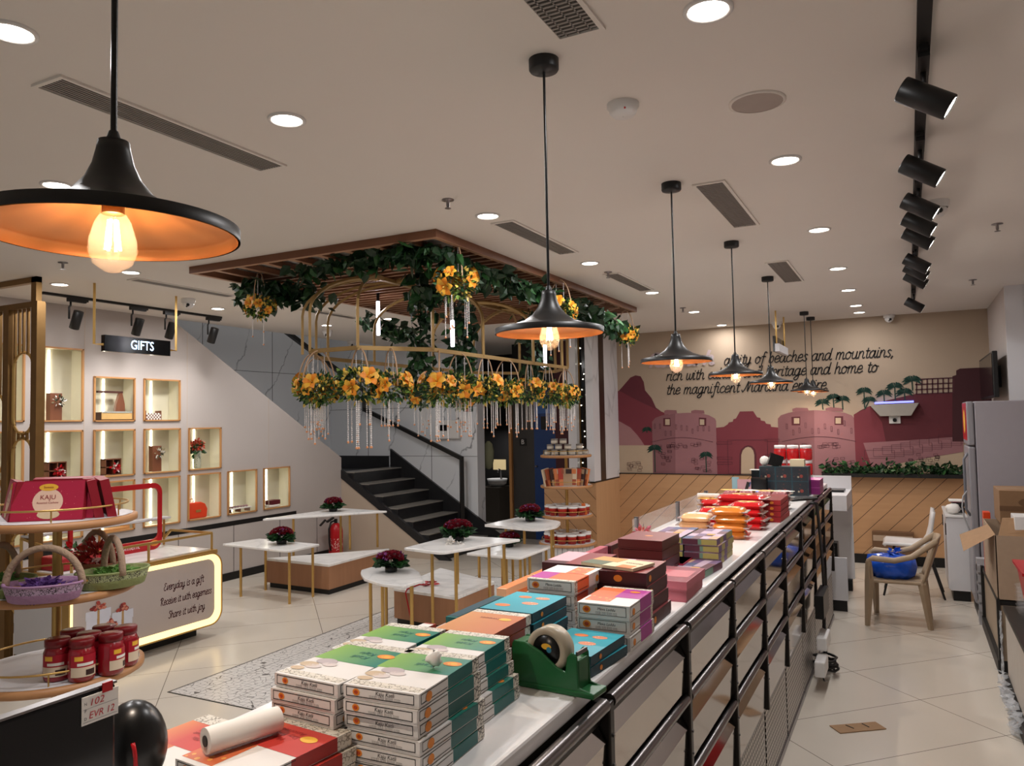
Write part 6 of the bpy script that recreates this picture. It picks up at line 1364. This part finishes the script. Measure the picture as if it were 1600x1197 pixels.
# low units on the right with cartons
t = thing('back_cabinet', 'white low cabinet with black top along the right edge, nearer one', 'cabinet', (.46, 4.45, 0)); mb = MB(); mb.box(0, .6, -.95, .95, .08, .455, mat('cab_cream', '#b5aca2', .5)); ob('body', mb, t); mb = MB(); mb.box(-.01, .6, -.96, .96, .455, .48, BLACK); ob('black_top', mb, t); mb = MB(); mb.box(-.025, .6, -.95, .95, 0, .08, BLACKG); ob('kick_plate', mb, t)
for y in (-.63, -.31, .01, .33, .64): mb = MB(); mb.box(-.004, 0, y-.315, y-.005, .09, .45, mat('cab_cream', '#b5aca2', .5)); ob('door', mb, t)
t = thing('back_cabinet', 'low dark-framed cabinet before the refrigerator holding cartons', 'cabinet', (.46, 6.30, 0)); mb = MB(); mb.box(0, .6, -.60, .60, .08, .42, mat('cab_tan', '#a3917c', .5)); ob('body', mb, t); ob('frame_post', MB().box(-.02, .0, -.62, -.58, 0, .46, BLACK), t); ob('frame_post', MB().box(-.02, .0, .56, .6, 0, .46, BLACK), t); mb = MB(); mb.box(-.025, .6, -.60, .60, 0, .08, BLACKG); ob('kick_plate', mb, t); mb = MB(); mb.box(-.01, .6, -.60, .60, .42, .45, BLACK); ob('black_top', mb, t)
t = thing('crate_stack_trays', 'grey stacked plastic trays beside the refrigerator base', 'trays', (.42, 6.985, 0)); mb = MB()
for k in range(5): mb.box(-.0, .12, -.07, .06, .10+.075*k, .155+.075*k, mat('tray_grey', '#a8a6a8', .45))
mb.box(.0, .1, -.05, .04, 0, .5, MATS['tray_grey']); ob('trays', mb, t)
t = thing('open_carton', 'large open brown carton with raised flaps before the refrigerator', 'carton', (.45, 6.14, .4505)); mb = MB(); w, d, h = .6, .88, .40; e = .006
mb.box(0, w, -d/2, -d/2+e, 0, h, TAN); mb.box(0, w, d/2-e, d/2, 0, h, TAN); mb.box(0, e, -d/2, d/2, 0, h, TAN); mb.box(w-e, w, -d/2, d/2, 0, h, TAN); mb.box(0, w, -d/2, d/2, 0, e, TAN); ob('carton', mb, t)
mb = MB(); mb.prism([(0, -d/2+.02, h), (0, d/2-.35, h), (-.17, d/2-.40, h-.07), (-.17, -d/2+.08, h-.12)], (.004, 0, .004), CARD); ob('flap', mb, t)
mb = MB(); mb.prism([(.02, -d/2, h), (w, -d/2, h), (w, -d/2+.05, h+.12), (.05, -d/2+.06, h+.10)], (0, .004, .004), CARD); ob('flap', mb, t)
mb = MB()
for k in range(2):
    x0 = .16+.12*k
    for a in ((x0, x0+.09, .12, .125), (x0, x0+.09, .205, .21), (x0, x0+.005, .12, .21), (x0+.085, x0+.09, .12, .21)): mb.box(a[0], a[1], -d/2-.0012, -d/2, a[2], a[3], CARDD)
ob('printed_marks', mb, t)
t = thing('brown_carton', 'closed brown carton standing on the open carton', 'carton', (.53, 6.45, .855)); mb = MB(); mb.box(0, .5, -.2, .2, 0, .23, mat('carton_brown', '#8c6c4e', .85, vary=.08, scale=30)); ob('carton', mb, t, bevel=.003); mb = MB(); mb.disc((0, 0, 0), .07, CARDD, 20, frame((.2, -.2012, .15), (1, 0, 0), (0, 0, 1)), 1.3, .5); mb.box(.0, .5, -.201, -.2, .09, .125, CARDD); ob('printing', mb, t); mb = MB(); mb.box(0, .5, -.012, .012, .23, .2312, TAN); ob('tape_strip', mb, t)
t = tag(ob('white_carton', MB().box(0, .25, -.1, .1, 0, .115, WHITEP), loc=(.56, 5.82, .855), bevel=.004), 'small white carton on the open carton at the right photo edge', 'carton')
t = tag(ob('orange_tray', MB().box(0, .045, -.05, .05, 0, .445, mat('tray_orange', '#d8451c', .4)), loc=(.455, 6.64, .4505), bevel=.004), 'orange plastic tray standing on edge beside the open carton', 'tray')
t = thing('red_crate', 'red plastic tub on the black cabinet top at the right edge', 'tub', (.675, 4.85, .4805)); mb = MB(); mb.prism([(-.14, -.18, 0), (.2, -.18, 0), (.2, .18, 0), (-.14, .18, 0)], (0, 0, .01), RED); mb.prism([(-.14, -.18, 0), (-.14, .18, 0), (-.185, .2, .32), (-.185, -.2, .32)], (.01, 0, 0), RED); mb.prism([(-.14, -.18, 0), (.2, -.18, 0), (.22, -.2, .32), (-.185, -.2, .32)], (0, .01, 0), RED); mb.prism([(-.14, .17, 0), (.2, .17, 0), (.22, .19, .32), (-.185, .19, .32)], (0, .01, 0), RED); ob('tub', mb, t); mb = MB(); mb.box(-.2, .23, -.215, .215, .315, .33, RED); ob('rim', mb, t)
t = thing('clear_container_stack', 'stack of clear plastic containers on the black cabinet top', 'containers', (.56, 5.22, .4805)); mb = MB()
for k in range(7): mb.lathe([(.05, .022*k), (.062, .022*k+.03), (.066, .022*k+.032)], CLEARP, 20)
ob('containers', mb, t)
for (x, y, z, w, k) in ((.452, 5.63, .0, 'clear plastic wrap hanging in the gap between the right cabinets', 1), (.40, 4.95, 0, 'crumpled clear plastic wrap on the floor by the right cabinet', 2)):
    t = thing('plastic_wrap', w, 'plastic wrap', (x, y, z+.001)); mb = MB(); q = random.Random(k)
    nu, nv = (8, 18) if k == 1 else (22, 10)
    V = [((.0 if k == 1 else .06*q.random())+q.uniform(-.009, .009)+(0 if k == 1 else -.01), (.05 if k == 1 else .8)*(i/nu-.5)+q.uniform(-.012, .012), max(0, (.40 if k == 1 else .12)*j/nv+q.uniform(-.01, .01))) for i in range(nu+1) for j in range(nv+1)]
    mb.add(V, [(i*(nv+1)+j, (i+1)*(nv+1)+j, (i+1)*(nv+1)+j+1, i*(nv+1)+j+1) for i in range(nu) for j in range(nv)], mat('wrap_film', '#c9ccd0', .15, vary=0, alpha=.38)); ob('film', mb, t)
t = thing('cardboard_scrap', 'flat brown cardboard scrap with two slits on the aisle floor', 'cardboard', (-.30, 4.43, .001)); mb = MB(); mb.prism([(-.131, -.036, 0), (.081, .116, 0), (.135, .039, 0), (-.073, -.118, 0)], (0, 0, .004), CARD); ob('sheet', mb, t); mb = MB(); mb.tube([(-.055, .0, .0045), (-.015, -.03, .0045)], .003, INK, 4); mb.tube([(.02, .055, .0045), (.055, .02, .0045)], .003, INK, 4); ob('slits', mb, t)

# ------------------------------------------------------------------ planter and insect lamp on the mural wall
t = thing('planter_box', 'black planter trough with variegated ivy under the mural', 'planter', (-.2, 9.24, .945)); mb = MB(); mb.box(-.68, .68, -.06, .08, 0, .04, BLACK); ob('trough', mb, t)
VAR = mat_dots('leaf_variegated', '#2c4a2a', '#9aa87c', 60, .3); q = random.Random(12)
mb = MB()
for i in range(560): leaf(mb, (q.uniform(-.66, .66), q.uniform(-.05, .05), .04+q.uniform(0, .16)*(.4+.6*math.sin(i*1.7)**2)*q.random()), (q.uniform(-1, 1), q.uniform(-1, .1), q.uniform(-.3, 1)), q.uniform(.04, .07), q.choice((LEAF1, LEAF1, VAR, LEAF2)), q)
ob('ivy_leaves', mb, t)
t = thing('insect_killer', 'grey wedge-shaped insect lamp with blue glow on the mural wall', 'insect lamp', (-.135, YB, 0)); mb = MB(); mb.prism([(-.24, -.10, 1.725), (.24, -.10, 1.735), (.16, -.10, 1.60), (-.14, -.10, 1.60)], (0, .10, 0), mat('lamp_grey', '#9a948c', .5)); ob('shade', mb, t, bevel=.005)
mb = MB(); mb.cyl((-.19, -.03, 1.745), (.19, -.03, 1.752), .011, mat('uv_tube', '#7a80ff', .5, vary=0, emit=1.6), n=12); ob('uv_tube', mb, t)
mb = MB(); mb.box(-.055, .055, -.03, 0, 1.52, 1.60, WHITEP); sk = ob('wall_socket', mb, t); mb = MB(); mb.cyl((0, -.03, 1.56), (0, -.06, 1.555), .02, BLACKP, n=14); ob('plug', mb, sk)

# ------------------------------------------------------------------ mural
MUR = [
  ('hill_dark',0,[(-3.331,1.926),(-3.225,2.028),(-3.112,2.146),(-3.044,2.171),(-2.977,2.156),(-2.938,2.082),(-2.924,1.977),(-2.844,1.878),(-2.791,1.757),(-2.703,1.691),(-2.643,1.257),(-3.349,1.257)]) ,
  ('hill_mid',1,[(-3.33,1.975),(-3.261,1.981),(-3.119,1.903),(-2.954,1.817),(-2.831,1.758),(-2.727,1.708),(-2.623,1.666),(-2.635,1.257),(-3.349,1.257)]) ,
  ('hill_pink',2,[(-3.339,1.624),(-3.263,1.59),(-3.129,1.515),(-3.04,1.417),(-2.992,1.353),(-2.952,1.289),(-3.348,1.29)]) ,
  ('ground_cream',3,[(-3.348,1.29),(-2.849,1.289),(-2.851,0.94),(-3.357,0.941)]) ,
  ('tower_light',4,[(-2.845,1.583),(-2.802,1.63),(-2.712,1.66),(-2.55,1.68),(-2.392,1.685),(-2.236,1.674),(-2.137,1.648),(-2.069,1.609),(-2.055,1.578),(-2.057,1.409),(-2.06,0.943),(-2.851,0.94)]) ,
  ('tower_shade',5,[(-2.845,1.583),(-2.802,1.63),(-2.712,1.66),(-2.55,1.68),(-2.568,0.94),(-2.851,0.94)]) ,
  ('tower_block',6,[(-2.686,1.715),(-2.653,1.726),(-2.533,1.719),(-2.527,1.68),(-2.687,1.667)]) ,
  ('tower_block',6,[(-2.352,1.707),(-2.305,1.718),(-2.196,1.708),(-2.19,1.669),(-2.353,1.68)]) ,
  ('tower_window',7,[(-2.701,1.624),(-2.612,1.626),(-2.611,1.524),(-2.704,1.525)]) ,
  ('tower_window',7,[(-2.261,1.624),(-2.172,1.618),(-2.175,1.522),(-2.26,1.523)]) ,
  ('window_pane',3,[(-2.677,1.612),(-2.621,1.611),(-2.623,1.54),(-2.679,1.541)]) ,
  ('window_pane',3,[(-2.25,1.604),(-2.196,1.599),(-2.198,1.534),(-2.252,1.534)]) ,
  ('gate',1,[(-2.058,1.497),(-1.966,1.507),(-1.92,1.537),(-1.905,1.56),(-1.86,1.567),(-1.851,1.597),(-1.821,1.604),(-1.774,1.686),(-1.62,1.687),(-1.579,1.615),(-1.543,1.606),(-1.537,1.576),(-1.494,1.568),(-1.48,1.538),(-1.43,1.53),(-1.424,1.5),(-1.346,1.492),(-1.362,0.95),(-2.06,0.943)]) ,
  ('gate_arch',7,[(-1.806,0.945),(-1.794,1.18),(-1.774,1.241),(-1.728,1.278),(-1.691,1.289),(-1.648,1.278),(-1.613,1.241),(-1.6,1.181),(-1.605,0.946)]) ,
  ('gate_door',3,[(-1.784,0.946),(-1.774,1.173),(-1.756,1.226),(-1.722,1.26),(-1.692,1.268),(-1.66,1.259),(-1.635,1.226),(-1.625,1.173),(-1.63,0.946)]) ,
  ('tower_light',4,[(-1.346,1.595),(-1.313,1.632),(-1.228,1.659),(-1.102,1.679),(-0.931,1.682),(-0.763,1.667),(-0.632,1.646),(-0.561,1.616),(-0.536,1.58),(-0.535,1.255),(-0.534,0.951),(-1.358,0.946)]) ,
  ('tower_shade',5,[(-1.346,1.595),(-1.313,1.632),(-1.228,1.659),(-1.102,1.679),(-0.951,1.682),(-0.971,0.95),(-1.358,0.946)]) ,
  ('tower_block',6,[(-1.185,1.703),(-1.143,1.716),(-1.019,1.709),(-1.009,1.68),(-1.182,1.669)]) ,
  ('tower_block',6,[(-0.829,1.701),(-0.775,1.714),(-0.656,1.697),(-0.648,1.657),(-0.83,1.676)]) ,
  ('tower_window',7,[(-1.198,1.611),(-1.101,1.613),(-1.105,1.514),(-1.198,1.515)]) ,
  ('tower_window',7,[(-0.739,1.609),(-0.65,1.608),(-0.653,1.511),(-0.742,1.513)]) ,
  ('window_pane',3,[(-1.171,1.596),(-1.112,1.595),(-1.114,1.533),(-1.173,1.533)]) ,
  ('window_pane',3,[(-0.729,1.591),(-0.673,1.59),(-0.676,1.526),(-0.732,1.527)]) ,
  ('fort_dark',8,[(-0.541,1.623),(-0.468,1.671),(-0.37,1.718),(-0.209,1.77),(-0.052,1.807),(0.06,1.831),(0.431,1.832),(0.519,1.829),(0.494,1.24),(-0.142,1.081),(-0.386,0.94),(-0.54,0.944)]) ,
  ('fort_mid',1,[(-0.541,1.623),(-0.37,1.711),(-0.262,1.533),(-0.227,1.289),(-0.361,0.947),(-0.54,0.944)]) ,
  ('ramp_pink',4,[(-0.456,1.311),(-0.008,1.337),(0.5,1.374),(0.493,1.214),(0.105,1.138),(-0.142,1.081),(-0.3,1.045),(-0.371,1.01)]) ,
  ('ramp_dark',1,[(-0.535,1.255),(-0.456,1.311),(-0.371,1.003),(-0.399,0.939),(-0.534,0.944)]) ,
  ('ground_cream',3,[(-0.298,0.934),(-0.294,1.045),(-0.142,1.078),(0.105,1.135),(0.493,1.21),(0.482,0.933)]) ,
  ('building_dark',9,[(0.427,2.008),(0.462,2.02),(0.464,2.067),(0.5,2.086),(0.843,2.089),(0.811,1.319),(0.399,1.321)]) ,
]
PALMS = [
  (-2.822, 1.241, -2.822, 0.956, 0.1) ,
  (-2.19, 1.164, -2.189, 0.964, 0.086) ,
  (-0.861, 1.76, -0.856, 1.687, 0.086) ,
  (-0.745, 1.814, -0.742, 1.706, 0.086) ,
  (-0.653, 1.79, -0.65, 1.683, 0.086) ,
  (-0.428, 1.875, -0.428, 1.698, 0.086) ,
  (-0.38, 1.775, -0.429, 1.677, 0.079) ,
  (-0.231, 1.841, -0.229, 1.729, 0.086) ,
  (-0.122, 1.914, -0.122, 1.74, 0.093) ,
  (-0.031, 1.848, -0.029, 1.765, 0.093) ,
  (0.047, 1.976, 0.049, 1.873, 0.1) ,
  (-2.913, 1.48, -2.914, 1.448, 0.071) ,
]
GRID = [((0.091, 1.988), (0.084, 1.83)), ((0.141, 1.989), (0.135, 1.831)), ((0.191, 1.99), (0.185, 1.831)), ((0.241, 1.99), (0.235, 1.831)), ((0.291, 1.991), (0.285, 1.832)), ((0.34, 1.992), (0.334, 1.832)), ((0.39, 1.992), (0.383, 1.833)), ((0.438, 1.993), (0.432, 1.833)), ((0.079, 1.989), (0.438, 1.991)), ((0.076, 1.934), (0.436, 1.937)), ((0.074, 1.879), (0.433, 1.883)), ((0.072, 1.831), (0.431, 1.836))]

MC = [mat('mural_%d' % i, c, .75, vary=.02) for i, c in enumerate(('#5f2630', '#75303a', '#9c7272', '#b5a088', '#916468', '#805559', '#895b5f', '#55222a', '#5a222a', '#401a20'))]
PALMC = mat('mural_palm', '#15372c', .75, vary=.02); MLINE = mat('mural_line', '#4a222c', .75, vary=0)
t = thing('wall_mural', 'printed mural of pink forts, gate, hills and palms with black lettering', 'mural', (0, YB, 0))
mb = MB(); q = random.Random(2)
for i, (n, c, P) in enumerate(MUR): mb.poly([(x, -.0012-.00012*i, z) for x, z in P], MC[c])
def rect_line(x, z, w, h, th=.004, y=-.0062):
    for a in ((x, x+w, z, z+th), (x, x+w, z+h-th, z+h), (x, x+th, z, z+h), (x+w-th, x+w, z, z+h)): mb.poly([(a[0], y, a[2]), (a[1], y, a[2]), (a[1], y, a[3]), (a[0], y, a[3])], MLINE)
for (xa, xb) in ((-2.87, -2.10), (-1.31, -.53)):
    zt_ = 1.52
    pts = [(xa+(xb-xa)*k/14, 1.325+.055*math.sin(PI*k/14)) for k in range(15)]
    for k in range(14): mb.poly([(pts[k][0], -.0062, pts[k][1]), (pts[k+1][0], -.0062, pts[k+1][1]), (pts[k+1][0], -.0062, pts[k+1][1]+.005), (pts[k][0], -.0062, pts[k][1]+.005)], MLINE)
    for k in range(11):
        x = xa+.05+(xb-xa-.1)*k/10; rect_line(x, q.uniform(1.40, 1.5), .018, .06, .003)
    for k in range(14): rect_line(xa+(xb-xa)*(.25+.5*q.random()), 1.24+.06*q.random(), .05, .03, .003)
    for k in range(18): rect_line(xa+.03+.2*q.random(), .98+.3*q.random(), .05, .026, .003)
    for k in range(16): rect_line(xb-.28+.22*q.random(), .96+.18*q.random(), .045, .026, .003)
for k in range(12): rect_line(-3.2+.22*q.random(), .96+.1*q.random(), .05, .03, .003)
for z in (1.06, 1.12, 1.30): rect_line(-2.06, z, .18, .03, .003); rect_line(-1.50, z+.03, .16, .03, .003)
rect_line(-1.93, .95, .46, .40, .004)
for k in range(9): rect_line(-.45+.18*k*.5, 1.14+.02*k, .3, .09, .003)
for k in range(22): rect_line(-.05+.3*q.random(), 1.05+.12*q.random(), .04, .025, .003)
for a, b_ in GRID:
    d = Vector((b_[0]-a[0], 0, b_[1]-a[1])).normalized(); n_ = Vector((-d.z, 0, d.x))*.006; A, B = Vector((a[0], -.0063, a[1])), Vector((b_[0], -.0063, b_[1])); mb.poly([A-n_, B-n_, B+n_, A+n_], MLINE)
ob('mural_print', mb, t)
mb = MB()
for (x, z, xb, zb, r_) in PALMS:
    mb.poly([(x-.006, -.0064, z), (x+.006, -.0064, z), (xb+.006, -.0064, zb), (xb-.006, -.0064, zb)], PALMC)
    for k in range(9):
        a = math.radians(-25+230*k/8); dx, dz = math.cos(a), math.sin(a)*.75; w = .22
        mid = (x+dx*r_*.6, z+dz*r_*.6+r_*.12); tip = (x+dx*r_*1.05, z+dz*r_*.9-r_*.18)
        mb.poly([(x, -.0066, z), (mid[0]-dz*r_*w, -.0066, mid[1]+dx*r_*w), (tip[0], -.0066, tip[1]), (mid[0]+dz*r_*w*.5, -.0066, mid[1]-dx*r_*w*.5)], PALMC)
ob('palm_print', mb, t)
mb = MB(); TXB = mat('mural_text', '#17120f', .6, vary=0)
for s_, x0, x1, z in (('a city of beaches and mountains,', -1.945, -.12, 2.285), ('rich with culture and heritage and home to', -2.655, -.29, 2.126), ('the magnificent Maratha empire.', -2.66, -.79, 1.955)):
    script_text(mb, s_, ((x0+x1)/2, -.0066, z), (1, 0, 0), (0, 0, 1), .078, TXB, .18, .3, x1-x0)
ob('lettering', mb, t)
TITLE = mat('title_lilac', '#b7a4a6', .6, vary=0); mb = MB(); script_text(mb, 'Raigarh', (-2.47, -.012, 2.315), (1, 0, 0), (0, 0, 1), .10, TITLE, .3, .35, .80); ob('title_lettering', mb, t)
